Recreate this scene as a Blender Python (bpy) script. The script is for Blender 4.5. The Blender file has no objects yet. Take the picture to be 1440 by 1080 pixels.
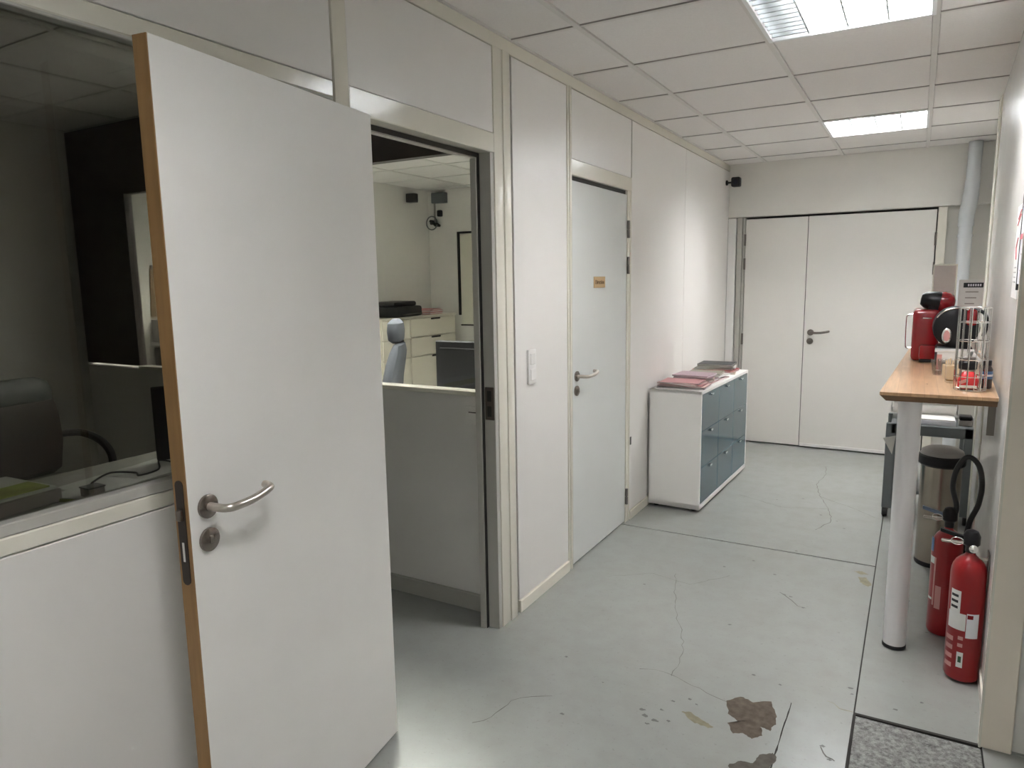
import bpy, bmesh, math, random
from mathutils import Vector, Matrix
random.seed(7)
R = math.radians
sc = bpy.context.scene
COL = sc.collection

# ---------------------------------------------------------------- camera, world, exposure
cam_d = bpy.data.cameras.new('camera'); cam = bpy.data.objects.new('camera', cam_d); COL.objects.link(cam)
YAW, PITCH, ROLL, CAM_H, FPX = 0.523292, 0.148719, -0.01665, 1.52246, 986.097
fw = Vector((-math.sin(YAW)*math.cos(PITCH), math.cos(YAW)*math.cos(PITCH), -math.sin(PITCH)))
rt = Vector((math.cos(YAW), math.sin(YAW), 0)); up = rt.cross(fw)
r2 = rt*math.cos(ROLL)+up*math.sin(ROLL); u2 = -rt*math.sin(ROLL)+up*math.cos(ROLL)
m = Matrix((r2, u2, -fw)).transposed().to_4x4(); m.translation = Vector((0, 0, CAM_H))
cam.matrix_world = m
cam_d.sensor_width = 36; cam_d.sensor_fit = 'HORIZONTAL'; cam_d.lens = FPX*36/1440; cam_d.clip_start = 0.02
sc.camera = cam
w = bpy.data.worlds.new('world'); sc.world = w; w.use_nodes = True
w.node_tree.nodes['Background'].inputs[0].default_value = (0.5, 0.5, 0.5, 1)
w.node_tree.nodes['Background'].inputs[1].default_value = 0.02
sc.view_settings.view_transform = 'Standard'; sc.view_settings.look = 'None'
sc.view_settings.gamma = 1; sc.view_settings.use_curve_mapping = False
sc.view_settings.exposure = 0.15
LAMP_E = 52.0      # ceiling lamps of the corridor
OFFICE_E = 130.0    # ceiling lamp of the lit office
sc.cycles.max_bounces = 10; sc.cycles.diffuse_bounces = 6; sc.cycles.glossy_bounces = 4; sc.cycles.transparent_max_bounces = 32
sc.cycles.sample_clamp_indirect = 40; sc.cycles.caustics_reflective = False; sc.cycles.caustics_refractive = False

# ---------------------------------------------------------------- materials
MATS = {}
def nodes(name):
    m = bpy.data.materials.new(name); m.use_nodes = True; MATS[name] = m
    nt = m.node_tree; return m, nt, nt.nodes['Principled BSDF']
def mat(name, col, rough=0.5, metal=0.0, noise=0.0, nscale=8.0, bump=0.0, bscale=60.0, coat=0.0, emit=None, es=0.0, stretch=None, alpha=None, trans=0.0, spec=None):
    m, nt, b = nodes(name)
    b.inputs['Base Color'].default_value = (*col, 1); b.inputs['Roughness'].default_value = rough; b.inputs['Metallic'].default_value = metal
    if spec is not None: b.inputs['Specular IOR Level'].default_value = spec
    if coat: b.inputs['Coat Weight'].default_value = coat; b.inputs['Coat Roughness'].default_value = 0.1
    if emit: b.inputs['Emission Color'].default_value = (*emit, 1); b.inputs['Emission Strength'].default_value = es
    if trans: b.inputs['Transmission Weight'].default_value = trans
    N = nt.nodes; L = nt.links
    if noise or bump:
        tc = N.new('ShaderNodeTexCoord'); mp = N.new('ShaderNodeMapping'); L.new(tc.outputs['Object'], mp.inputs[0])
        if stretch: mp.inputs['Scale'].default_value = stretch
    if noise:
        n = N.new('ShaderNodeTexNoise'); n.inputs['Scale'].default_value = nscale; n.inputs['Detail'].default_value = 5
        L.new(mp.outputs[0], n.inputs[0])
        r = N.new('ShaderNodeMapRange'); L.new(n.outputs[0], r.inputs[0]); r.inputs[1].default_value = 0.25; r.inputs[2].default_value = 0.75
        r.inputs[3].default_value = 1-noise; r.inputs[4].default_value = 1+noise
        x = N.new('ShaderNodeVectorMath'); x.operation = 'SCALE'; x.inputs[0].default_value = col; L.new(r.outputs[0], x.inputs['Scale'])
        L.new(x.outputs[0], b.inputs['Base Color'])
    if bump:
        n = N.new('ShaderNodeTexNoise'); n.inputs['Scale'].default_value = bscale; n.inputs['Detail'].default_value = 3; L.new(mp.outputs[0], n.inputs[0])
        bp = N.new('ShaderNodeBump'); bp.inputs['Strength'].default_value = bump; bp.inputs['Distance'].default_value = 0.002
        L.new(n.outputs[0], bp.inputs['Height']); L.new(bp.outputs[0], b.inputs['Normal'])
    return m
WHITE = mat('panel_white', (0.80, 0.785, 0.755), 0.32, noise=0.015, nscale=2.5, bump=0.015, bscale=2)
PANELG = mat('panel_grey', (0.86, 0.84, 0.81), 0.4, noise=0.02, nscale=2)
LEAF = mat('door_leaf_white', (0.88, 0.87, 0.84), 0.40, noise=0.03, nscale=3, bump=0.04, bscale=4)
LEAF3 = mat('door_leaf_warm', (0.79, 0.775, 0.735), 0.45, noise=0.02, nscale=3)
LEAF2 = mat('door_leaf_cool', (0.70, 0.72, 0.70), 0.42, noise=0.02, nscale=3)
CREAM = mat('frame_cream', (0.80, 0.775, 0.68), 0.17, noise=0.02, nscale=4, spec=0.6)
FRAMEG = mat('frame_grey', (0.50, 0.49, 0.45), 0.35)
PLASTER = mat('plaster', (0.76, 0.745, 0.70), 0.5, noise=0.04, nscale=3, bump=0.12, bscale=9)
GLOSSW = mat('gloss_wall', (0.76, 0.755, 0.72), 0.25, noise=0.04, nscale=5, bump=0.25, bscale=10)
TAUPE = mat('taupe_post', (0.86, 0.79, 0.68), 0.45, noise=0.03, nscale=4)
DARK = mat('dark_gap', (0.025, 0.023, 0.02), 0.6)
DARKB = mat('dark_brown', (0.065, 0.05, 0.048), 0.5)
KICK = mat('kick_brown', (0.10, 0.08, 0.065), 0.5)
BLACK = mat('black_plastic', (0.012, 0.012, 0.014), 0.4, spec=0.35)
BLACKM = mat('black_matt', (0.010, 0.010, 0.011), 0.6, spec=0.2)
RUBBER = mat('rubber', (0.012, 0.012, 0.012), 0.4, bump=0.1, bscale=200)
STEEL = mat('brushed_steel', (0.56, 0.52, 0.47), 0.28, metal=1.0, noise=0.06, nscale=30, stretch=(1, 1, 12))
BINM = mat('bin_steel', (0.34, 0.30, 0.25), 0.26, metal=1.0, noise=0.05, nscale=10, stretch=(4, 4, .4))
STEELD = mat('dark_steel', (0.22, 0.20, 0.18), 0.35, metal=1.0)
BRONZE = mat('dark_bronze', (0.045, 0.035, 0.03), 0.4, metal=0.3)
ROSE = mat('rose_steel', (0.30, 0.26, 0.235), 0.25, metal=1.0)
CHROME = mat('chrome', (0.75, 0.75, 0.74), 0.12, metal=1.0)
BRASS = mat('brass', (0.62, 0.44, 0.24), 0.4, metal=0.6)
RED = mat('extinguisher_red', (0.33, 0.010, 0.014), 0.28, coat=0.3)
REDM = mat('machine_red', (0.30, 0.010, 0.016), 0.25, coat=0.4)
REDB = mat('bright_red', (0.75, 0.03, 0.04), 0.35)
PINKL = mat('label_pink', (0.62, 0.30, 0.28), 0.5)
PAPER = mat('paper', (0.78, 0.78, 0.76), 0.7, noise=0.04, nscale=30)
PAPERB = mat('paper_bright', (0.88, 0.88, 0.93), 0.6)
INK = mat('ink', (0.03, 0.03, 0.035), 0.6)
GREYM = mat('cart_grey', (0.15, 0.165, 0.17), 0.4, noise=0.05, nscale=12)
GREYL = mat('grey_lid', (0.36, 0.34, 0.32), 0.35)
LEGW = mat('leg_white', (0.84, 0.83, 0.84), 0.35)
PIPE = mat('pipe_grey', (0.66, 0.69, 0.71), 0.22)
PLASW = mat('white_plastic', (0.84, 0.83, 0.81), 0.3)
TEAL = mat('teal_lacquer', (0.045, 0.105, 0.135), 0.12, coat=0.2, noise=0.03, nscale=4)
CABW = mat('cabinet_white', (0.93, 0.92, 0.89), 0.38)
CABC = mat('cabinet_cream', (0.70, 0.66, 0.56), 0.45)
TILE = mat('mineral_tile', (0.80, 0.78, 0.76), 0.9, noise=0.03, nscale=120, bump=0.3, bscale=300)
TBAR = mat('ceiling_bar', (0.70, 0.685, 0.655), 0.45)
LAMPW = mat('lamp_white', (0.85, 0.87, 0.88), 0.3)
LOUV = mat('louvre_aluminium', (0.62, 0.65, 0.66), 0.25, metal=0.5)
TUBE = mat('tube_light', (1, 1, 1), 0.5, emit=(1.0, 0.97, 0.975), es=LAMP_E)
TUBEOFF = mat('tube_off', (0.38, 0.41, 0.41), 0.4)
TUBE2 = mat('tube_light_office', (1, 1, 1), 0.5, emit=(1.0, 0.97, 0.92), es=OFFICE_E)
FABRIC = mat('grey_fabric', (0.042, 0.047, 0.057), 0.9, noise=0.12, nscale=60, bump=0.4, bscale=150)
LEATHER = mat('dark_leather', (0.035, 0.022, 0.018), 0.38, bump=0.3, bscale=40)
SHEEN = mat('leather_sheen', (0.09, 0.10, 0.095), 0.5, bump=0.3, bscale=40)  # lighter than the chair leather, its sheen is put into the colour
SCREEN = mat('screen', (0.012, 0.012, 0.022), 0.15)
MDF = mat('door_edge_wood', (0.32, 0.185, 0.075), 0.55, noise=0.15, nscale=6, stretch=(10, 10, 1))
BOARD = mat('brown_board', (0.26, 0.17, 0.09), 0.6)
MIRW = mat('lit_wall', (0.72, 0.70, 0.58), 0.5)
BLUEL = mat('blue_label', (0.10, 0.20, 0.42), 0.4)
BLUEG = mat('slate_blue', (0.12, 0.17, 0.26), 0.4)
GREEN = mat('green_print', (0.42, 0.50, 0.12), 0.6, noise=0.3, nscale=12)
STIR = mat('beech_stirrers', (0.62, 0.48, 0.30), 0.6)
REDSTR = mat('red_marker', (0.75, 0.18, 0.22), 0.5)
CONC = mat('bare_concrete', (0.115, 0.092, 0.07), 0.85, noise=0.3, nscale=40, bump=0.5, bscale=120)
CONCD = mat('bare_concrete_dark', (0.10, 0.09, 0.075), 0.85, noise=0.3, nscale=40)
CONCT = mat('worn_tan', (0.21, 0.195, 0.13), 0.7, noise=0.2, nscale=40)
CRACK = mat('crack_dark', (0.11, 0.105, 0.095), 0.8)
JOINT = mat('joint_dirt', (0.035, 0.033, 0.03), 0.9)
GREYDOT = mat('scuff_grey', (0.14, 0.14, 0.135), 0.8)

def glass(name, tint, rough=0.0, ior=1.5):
    m = bpy.data.materials.new(name); m.use_nodes = True; nt = m.node_tree; nt.nodes.clear()
    o = nt.nodes.new('ShaderNodeOutputMaterial'); mx = nt.nodes.new('ShaderNodeMixShader'); t = nt.nodes.new('ShaderNodeBsdfTransparent')
    g = nt.nodes.new('ShaderNodeBsdfGlossy'); f = nt.nodes.new('ShaderNodeFresnel'); f.inputs[0].default_value = ior
    ge = nt.nodes.new('ShaderNodeNewGeometry'); io = nt.nodes.new('ShaderNodeMapRange'); nt.links.new(ge.outputs['Backfacing'], io.inputs[0])
    io.inputs[3].default_value = ior; io.inputs[4].default_value = 1/ior; nt.links.new(io.outputs[0], f.inputs[0])
    t.inputs[0].default_value = (*tint, 1); g.inputs['Roughness'].default_value = rough
    nt.links.new(f.outputs[0], mx.inputs[0]); nt.links.new(t.outputs[0], mx.inputs[1]); nt.links.new(g.outputs[0], mx.inputs[2]); nt.links.new(mx.outputs[0], o.inputs[0])
    return m
GLASS = glass('clear_glass', (0.86, 0.87, 0.85))
GLASST = glass('tinted_glass', (0.60, 0.595, 0.57))
CLEARP = glass('clear_plastic', (0.97, 0.97, 0.97), 0.1, 1.35)

def floor_mat():
    m, nt, b = nodes('painted_floor'); N = nt.nodes; L = nt.links
    tc = N.new('ShaderNodeTexCoord')
    def noise(s, d=6, st=None):
        n = N.new('ShaderNodeTexNoise'); n.inputs['Scale'].default_value = s; n.inputs['Detail'].default_value = d; n.inputs['Roughness'].default_value = 0.6
        L.new(tc.outputs['Object'], n.inputs[0]); return n.outputs[0]
    def ramp(src, a, b_, c0, c1):
        r = N.new('ShaderNodeMapRange'); L.new(src, r.inputs[0]); r.inputs[1].default_value = a; r.inputs[2].default_value = b_; r.inputs[3].default_value = c0; r.inputs[4].default_value = c1; return r.outputs[0]
    def mix(f, a, b_):
        x = N.new('ShaderNodeMix'); x.data_type = 'RGBA'; L.new(f, x.inputs[0])
        for i, v in ((6, a), (7, b_)):
            if isinstance(v, tuple): x.inputs[i].default_value = (*v, 1)
            else: L.new(v, x.inputs[i])
        return x.outputs[2]
    c = mix(ramp(noise(1.3), 0.35, 0.65, 0, 1), (0.33, 0.345, 0.33), (0.345, 0.36, 0.342))
    c = mix(ramp(noise(11, 8), 0.42, 0.80, 0, 0.45), c, (0.28, 0.28, 0.262))
    c = mix(ramp(noise(60, 3), 0.62, 0.74, 0, 0.4), c, (0.20, 0.20, 0.19))
    c = mix(ramp(noise(2.6, 8), 0.48, 0.72, 0, 0.28), c, (0.255, 0.25, 0.225))
    L.new(c, b.inputs['Base Color'])
    b.inputs['Roughness'].default_value = 0.26
    bp = N.new('ShaderNodeBump'); bp.inputs['Strength'].default_value = 0.25; bp.inputs['Distance'].default_value = 0.004
    L.new(noise(7, 5), bp.inputs['Height']); L.new(bp.outputs[0], b.inputs['Normal'])
    return m
FLOOR = floor_mat()
def hatch_mat():
    m, nt, b = nodes('worn_hatch'); N = nt.nodes; L = nt.links
    tc = N.new('ShaderNodeTexCoord'); n = N.new('ShaderNodeTexNoise'); n.inputs['Scale'].default_value = 60; n.inputs['Detail'].default_value = 8; n.inputs['Roughness'].default_value = 0.8
    L.new(tc.outputs['Object'], n.inputs[0]); r = N.new('ShaderNodeValToRGB'); L.new(n.outputs[0], r.inputs[0])
    e = r.color_ramp.elements; e[0].position = 0.38; e[0].color = (0.09, 0.09, 0.085, 1); e[1].position = 0.62; e[1].color = (0.42, 0.43, 0.41, 1)
    L.new(r.outputs[0], b.inputs['Base Color']); b.inputs['Roughness'].default_value = 0.45
    bp = N.new('ShaderNodeBump'); bp.inputs['Strength'].default_value = 0.8; bp.inputs['Distance'].default_value = 0.004; L.new(n.outputs[0], bp.inputs['Height']); L.new(bp.outputs[0], b.inputs['Normal'])
    return m
HATCH = hatch_mat()
def wood_mat():
    m, nt, b = nodes('oak_worktop'); N = nt.nodes; L = nt.links
    tc = N.new('ShaderNodeTexCoord'); mp = N.new('ShaderNodeMapping'); mp.inputs['Rotation'].default_value = (0, 0, R(90)); L.new(tc.outputs['Object'], mp.inputs[0])
    br = N.new('ShaderNodeTexBrick'); br.inputs['Scale'].default_value = 1.0; br.inputs['Brick Width'].default_value = 0.32; br.inputs['Row Height'].default_value = 0.045
    br.inputs['Mortar Size'].default_value = 0.0008; br.inputs['Color1'].default_value = (0.56, 0.37, 0.22, 1); br.inputs['Color2'].default_value = (0.44, 0.27, 0.145, 1); br.inputs['Mortar'].default_value = (0.36, 0.22, 0.12, 1)
    L.new(mp.outputs[0], br.inputs['Vector'])
    mp2 = N.new('ShaderNodeMapping'); mp2.inputs['Scale'].default_value = (60, 4, 60); L.new(tc.outputs['Object'], mp2.inputs[0])
    n = N.new('ShaderNodeTexNoise'); n.inputs['Scale'].default_value = 1.0; n.inputs['Detail'].default_value = 5; L.new(mp2.outputs[0], n.inputs[0])
    r = N.new('ShaderNodeMapRange'); L.new(n.outputs[0], r.inputs[0]); r.inputs[1].default_value = .3; r.inputs[2].default_value = .7; r.inputs[3].default_value = .82; r.inputs[4].default_value = 1.12
    x = N.new('ShaderNodeVectorMath'); x.operation = 'SCALE'; L.new(br.outputs['Color'], x.inputs[0]); L.new(r.outputs[0], x.inputs['Scale'])
    L.new(x.outputs[0], b.inputs['Base Color']); b.inputs['Roughness'].default_value = 0.28
    return m
WOOD = wood_mat()
WOODE = mat('oak_edge_dark', (0.17, 0.095, 0.045), 0.5, noise=0.25, nscale=5, stretch=(1, 1, 14))

# ---------------------------------------------------------------- mesh helpers
class MB:
    def __init__(s): s.v = []; s.f = []; s.m = []; s.mats = []; s.sm = []
    def mi(s, m):
        if m not in s.mats: s.mats.append(m)
        return s.mats.index(m)
    def add(s, vs, fs, m, smooth=False, M=None):
        b = len(s.v); i = s.mi(m)
        s.v += [tuple((M @ Vector(v)) if M else v) for v in vs]
        for f in fs: s.f.append(tuple(b+k for k in f)); s.m.append(i); s.sm.append(smooth)
        return s
    def box(s, x0, x1, y0, y1, z0, z1, m, bev=0.0, M=None, seg=1):
        if bev <= 0:
            vs = [(x, y, z) for z in (z0, z1) for y in (y0, y1) for x in (x0, x1)]
            fs = [(0, 2, 3, 1), (4, 5, 7, 6), (0, 1, 5, 4), (2, 6, 7, 3), (0, 4, 6, 2), (1, 3, 7, 5)]
            return s.add(vs, fs, m, False, M)
        bm = bmesh.new(); bmesh.ops.create_cube(bm, size=1)
        for v in bm.verts: v.co = Vector(((x0+x1)/2+v.co.x*(x1-x0), (y0+y1)/2+v.co.y*(y1-y0), (z0+z1)/2+v.co.z*(z1-z0)))
        bmesh.ops.bevel(bm, geom=bm.edges[:], offset=bev, segments=seg, affect='EDGES', profile=0.5)
        bm.verts.index_update(); s.add([v.co[:] for v in bm.verts], [[v.index for v in f.verts] for f in bm.faces], m, seg > 1, M); bm.free(); return s
    def prism(s, pts, z0, z1, m, M=None, smooth=False):
        n = len(pts); vs = [(x, y, z0) for x, y in pts]+[(x, y, z1) for x, y in pts]
        fs = [tuple(range(n-1, -1, -1)), tuple(range(n, 2*n))]+[(i, (i+1) % n, n+(i+1) % n, n+i) for i in range(n)]
        return s.add(vs, fs, m, smooth, M)
    def lathe(s, prof, m, c=(0, 0, 0), n=28, M=None, mats=None, sq=None):
        # prof: list of (r, z)
        vs = []; T = Matrix.Translation(c) @ (M or Matrix())
        for r, z in prof:
            for k in range(n):
                a = 2*math.pi*k/n; vs.append((r*math.cos(a), r*math.sin(a), z))
        for j in range(len(prof)-1):
            fs = [(j*n+k, j*n+(k+1) % n, (j+1)*n+(k+1) % n, (j+1)*n+k) for k in range(n)]
            mm = mats[j] if mats else m
            b = len(s.v) if j == 0 else b0
            if j == 0: b0 = b; s.v += [tuple(T @ Vector(v)) for v in vs]
            for f in fs: s.f.append(tuple(b0+q for q in f)); s.m.append(s.mi(mm)); s.sm.append(True)
        s.f.append(tuple(b0+k for k in range(n-1, -1, -1))); s.m.append(s.mi(mats[0] if mats else m)); s.sm.append(False)
        q = (len(prof)-1)*n; s.f.append(tuple(b0+q+k for k in range(n))); s.m.append(s.mi(mats[-1] if mats else m)); s.sm.append(False)
        return s
    def tube(s, pts, r, m, n=10, M=None, closed=False):
        P = [Vector(p) for p in pts]; L = len(P); vs = []; prev = None
        for i, p in enumerate(P):
            if closed: d = P[(i+1) % L]-P[i-1]
            else: d = (P[min(i+1, L-1)]-P[max(i-1, 0)])
            d.normalize()
            if prev is None:
                a = Vector((0, 0, 1)) if abs(d.z) < 0.9 else Vector((1, 0, 0)); u = d.cross(a).normalized()
            else: u = (prev-d*prev.dot(d)).normalized()
            prev = u; v2 = d.cross(u); rr = r[i] if isinstance(r, (list, tuple)) else r
            for k in range(n):
                a = 2*math.pi*k/n; vs.append(tuple(p+(u*math.cos(a)+v2*math.sin(a))*rr))
        fs = []; J = L if closed else L-1
        for j in range(J):
            j2 = (j+1) % L
            fs += [(j*n+k, j*n+(k+1) % n, j2*n+(k+1) % n, j2*n+k) for k in range(n)]
        s.add(vs, fs, m, True, M)
        if not closed: s.add([vs[k] for k in range(n)], [tuple(range(n-1, -1, -1))], m, False, M); s.add([vs[(L-1)*n+k] for k in range(n)], [tuple(range(n))], m, False, M)
        return s
    def mesh(s, name):
        me = bpy.data.meshes.new(name); me.from_pydata(s.v, [], s.f)
        for m_ in s.mats: me.materials.append(m_)
        for p, i, q in zip(me.polygons, s.m, s.sm): p.material_index = i; p.use_smooth = q
        bm = bmesh.new(); bm.from_mesh(me); bmesh.ops.recalc_face_normals(bm, faces=bm.faces[:]); bm.to_mesh(me); bm.free()
        if any(s.sm): me.set_sharp_from_angle(angle=R(38))
        return me
    def build(s, name, parent=None, loc=None, rz=0, subsurf=0):
        o = bpy.data.objects.new(name, s.mesh(name)); COL.objects.link(o)
        if parent: o.parent = parent
        if loc is not None: o.location = loc
        if rz: o.rotation_euler[2] = rz
        if subsurf:
            md = o.modifiers.new('s', 'SUBSURF'); md.levels = subsurf; md.render_levels = subsurf
        return o
def arc(c, r, a0, a1, n, ax=('x', 'z'), base=(0, 0, 0)):
    out = []
    for i in range(n+1):
        a = R(a0+(a1-a0)*i/n); p = list(base); d = {'x': 0, 'y': 1, 'z': 2}
        p[d[ax[0]]] = c[0]+r*math.cos(a); p[d[ax[1]]] = c[1]+r*math.sin(a); out.append(tuple(p))
    return out
def smooth_path(P, k=6):
    out = []; P = [Vector(p) for p in P]
    for i in range(len(P)-1):
        p0 = P[max(i-1, 0)]; p1 = P[i]; p2 = P[i+1]; p3 = P[min(i+2, len(P)-1)]
        for j in range(k):
            t = j/k; out.append(tuple(0.5*((2*p1)+(-p0+p2)*t+(2*p0-5*p1+4*p2-p3)*t*t+(-p0+3*p1-3*p2+p3)*t**3)))
    out.append(tuple(P[-1])); return out
def empty(name, loc=(0, 0, 0), rz=0):
    o = bpy.data.objects.new(name, None); o.empty_display_size = 0.1; COL.objects.link(o); o.location = loc; o.rotation_euler[2] = rz; return o
def tag(o, label, cat=None, group=None, kind=None):
    o['label'] = label
    if cat: o['category'] = cat
    if group: o['group'] = group
    if kind: o['kind'] = kind
    return o
def thing(name, label, cat, loc=(0, 0, 0), rz=0, group=None): return tag(empty(name, loc, rz), label, cat, group)
def struct(name, label, cat, loc=(0, 0, 0)): return tag(empty(name, loc), label, cat, None, 'structure')
def part(name, parent, *boxes, m=WHITE, bev=0.0):
    b = MB()
    for q in boxes: b.box(*q, m, bev)
    return b.build(name, parent)

XL, H, YB = -1.505, 2.48, 6.525
XO = -4.70       # far wall of the offices
# ================================================================= FLOOR
fl = struct('floor', 'grey painted concrete floor with cracks, joints and worn patches', 'floor')
part('floor_base', fl, (-4.95, 1.75, -2.7, 6.9, -0.12, -0.007), m=JOINT)
g = 0.0025
for (x0, x1, y0, y1) in ((-4.9, -0.106-g, 3.972, 6.85), (-4.9, -0.106-g, -2.65, 3.960), (-0.106+g, 1.7, 2.545, 6.85), (-0.106+g, 1.7, -2.65, 1.6), (0.268, 1.7, 1.6+g, 2.545-g)):
    MB().box(x0, x1, y0, y1, -0.10, 0, FLOOR).build('floor_slab', fl)
tag(MB().box(-0.104, 0.264, 1.606, 2.535, -0.05, -0.004, HATCH, 0.003).build('hatch_cover', fl), 'rough worn metal cover let into the floor')
MB().prism([(-.109, 2.528), (-.104, 2.545), (.27, 2.552), (.27, 2.540), (-.100, 2.533), (-.098, 1.62), (-.109, 1.62)], -0.01, 0.0006, JOINT).build('hatch_edge', fl)
def chip(pts, m_, z=0.0008, jag=0.006, sub=5):
    out = []
    for i, p in enumerate(pts):
        q = pts[(i+1) % len(pts)]
        for k in range(sub):
            t = k/sub; x = p[0]+(q[0]-p[0])*t; y = p[1]+(q[1]-p[1])*t
            out.append((x+random.uniform(-jag, jag), y+random.uniform(-jag, jag)))
    b = MB(); c = (sum(p[0] for p in out)/len(out), sum(p[1] for p in out)/len(out)); n = len(out)
    vs = [(x, y, z) for x, y in out]+[(c[0], c[1], z)]
    b.add(vs, [(i, (i+1) % n, n) for i in range(n)], m_); return b.build('paint_chip', fl)
chip([(-.512, 2.406), (-.47, 2.455), (-.43, 2.44), (-.371, 2.475), (-.34, 2.40), (-.335, 2.345), (-.345, 2.30), (-.375, 2.305), (-.36, 2.262), (-.39, 2.225), (-.42, 2.245), (-.453, 2.225), (-.48, 2.275), (-.445, 2.30), (-.49, 2.33)], CONC, jag=0.003)
chip([(-.43, 2.06), (-.40, 2.10), (-.365, 2.105), (-.35, 2.16), (-.315, 2.19), (-.30, 2.165), (-.315, 2.10), (-.32, 2.04), (-.40, 2.03)], CONCD, jag=0.003)
chip([(-.635, 2.262), (-.605, 2.275), (-.55, 2.245), (-.515, 2.23), (-.53, 2.215), (-.58, 2.222)], CONCT, jag=0.004)
chip([(-.20, 3.85), (-.165, 3.865), (-.13, 3.84), (-.165, 3.82)], CONCT, jag=0.003)
chip([(-.175, 3.78), (-.14, 3.79), (-.11, 3.71), (-.125, 3.68), (-.165, 3.72)], CONCT, jag=0.004)
for (x, y, s) in [(-.74, 2.18, .02), (-.70, 2.17, .018), (-.76, 2.21, .014), (-.72, 2.14, .012), (-.66, 2.19, .012), (-.68, 2.31, .012), (-.63, 2.35, .010), (-.6, 2.33, .008), (-.70, 2.24, .01), (-.46, 2.62, .014), (-.36, 2.60, .010), (-.63, 2.98, .012), (-.55, 3.62, .014), (-.68, 3.75, .012), (-.5, 4.0, .012), (-1.15, 2.4, .012), (-1.0, 2.05, .012), (-.95, 2.3, .008), (-.18, 2.30, .014), (-.155, 2.24, .012), (-.13, 2.70, .014), (-.12, 2.66, .01), (-.47, 3.40, .012), (-.44, 3.39, .014), (-.37, 3.30, .014), (.1, 2.72, .01), (.02, 2.63, .012), (.12, 2.47, .012), (.05, 3.6, .01), (.12, 3.3, .009), (-.8, 3.6, .01), (-1.1, 3.2, .01), (-.2, 3.97, .012), (-.6, 5.0, .012), (-.45, 4.7, .014), (-.3, 4.5, .012), (-.35, 4.62, .010), (-.75, 4.9, .01)]:
    chip([(x-s*.7, y-s*.35), (x+s*.1, y-s*.5), (x+s*.7, y), (x+s*.2, y+s*.4), (x-s*.5, y+s*.4)], GREYDOT, jag=s*.2, sub=2)
def crack(pts, wd=0.0025, m_=CRACK, jag=0.006, name='crack'):
    P = []
    for i in range(len(pts)-1):
        a, b_ = Vector(pts[i]), Vector(pts[i+1]); n = max(2, int((b_-a).length/0.03))
        for k in range(n): q = a.lerp(b_, k/n); P.append(Vector((q.x+random.uniform(-jag, jag), q.y+random.uniform(-jag, jag))))
    P.append(Vector(pts[-1])); vs = []; n = len(P)
    for i, p in enumerate(P):
        d = (P[min(i+1, n-1)]-P[max(i-1, 0)]).normalized(); s_ = Vector((-d.y, d.x))*wd*.5*random.uniform(.4, 1.3)
        vs += [(p.x+s_.x, p.y+s_.y, 0.0006), (p.x-s_.x, p.y-s_.y, 0.0006)]
    MB().add(vs, [(2*i, 2*i+1, 2*i+3, 2*i+2) for i in range(n-1)], m_).build(name, fl)
crack([(-.512, 2.40), (-.62, 2.43), (-.734, 2.470), (-.80, 2.475), (-.86, 2.455)])
crack([(-.734, 2.47), (-.735, 2.54), (-.743, 2.641), (-.79, 2.80), (-.84, 2.90), (-.93, 3.15), (-1.0, 3.4)], 0.002)
crack([(-1.25, 1.86), (-1.211, 1.91), (-1.197, 2.036), (-1.143, 2.09), (-1.08, 2.13)], 0.003)
crack([(-.49, 3.42), (-.45, 3.38), (-.40, 3.31), (-.36, 3.30)], 0.004)
crack([(-.55, 5.95), (-.53, 5.7), (-.56, 5.4), (-.50, 5.1), (-.42, 4.85), (-.38, 4.6), (-.45, 4.4)], 0.004)
crack([(-.5, 5.1), (-.3, 4.95), (-.15, 4.8)], 0.003)
crack([(-1.0, 4.9), (-.7, 4.75), (-.42, 4.85)], 0.003)
crack([(-1.3, 3.2), (-1.1, 3.35), (-.9, 3.3), (-.75, 3.5)], 0.002)
crack([(-.192, 2.29), (-.16, 2.245), (-.14, 2.24)], 0.005)
crack([(-.306, 2.50), (-.309, 2.3), (-.312, 1.7)], 0.005, JOINT, jag=0.001)
crack([(-.20, 2.57), (-.15, 2.55), (-.11, 2.545)], 0.004, CONCT)

# ================================================================= CEILING
ce = struct('ceiling', 'suspended ceiling of white mineral tiles in a metal grid', 'ceiling')
part('ceiling_slab', ce, (-4.95, 1.75, -2.7, 6.9, 2.75, 2.80), m=DARK)
lamps = {(-2, 1), (0, 1), (4, 1), (8, 1)}
tile_cache = {}
def tile(x0, x1, y0, y1):
    k = (round(x1-x0, 3), round(y1-y0, 3))
    if k not in tile_cache: tile_cache[k] = MB().box(.0125, k[0]-.0125, .0125, k[1]-.0125, 0.004, 0.02, TILE, 0.002).mesh('ceiling_tile')
    o = bpy.data.objects.new('ceiling_tile', tile_cache[k]); COL.objects.link(o); o.parent = ce; o.location = (x0, y0, H)
X1, Y0 = 0.0, 0.236
xs = [XL, -1.2, -.6, 0.0, .6, 1.2, 1.7]
ys = [-2.6]+[Y0+.6*k for k in range(-4, 11)]+[YB]
lamp_y = {0: 'off', 4: 1, 8: 1, -4: 1}
for i in range(len(xs)-1):
    for j in range(len(ys)-1):
        k = j-5
        if ys[j] > 2.6 and xs[i] >= .6: continue
        if xs[i] == -.6 and k in (-4, 0, 4, 8): continue
        tile(xs[i], xs[i+1], ys[j], ys[j+1])
b = MB()
for x in xs[:-1]: b.box(x-.012, x+.012, ys[0], YB, H-.002, H+.03, TBAR)
b.build('grid_runner', ce)
b = MB()
for y in ys: b.box(xs[0], 1.7, y-.0085, y+.0085, H-.0005, H+.028, TBAR)
b.build('grid_crossbar', ce)
b = MB()
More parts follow.
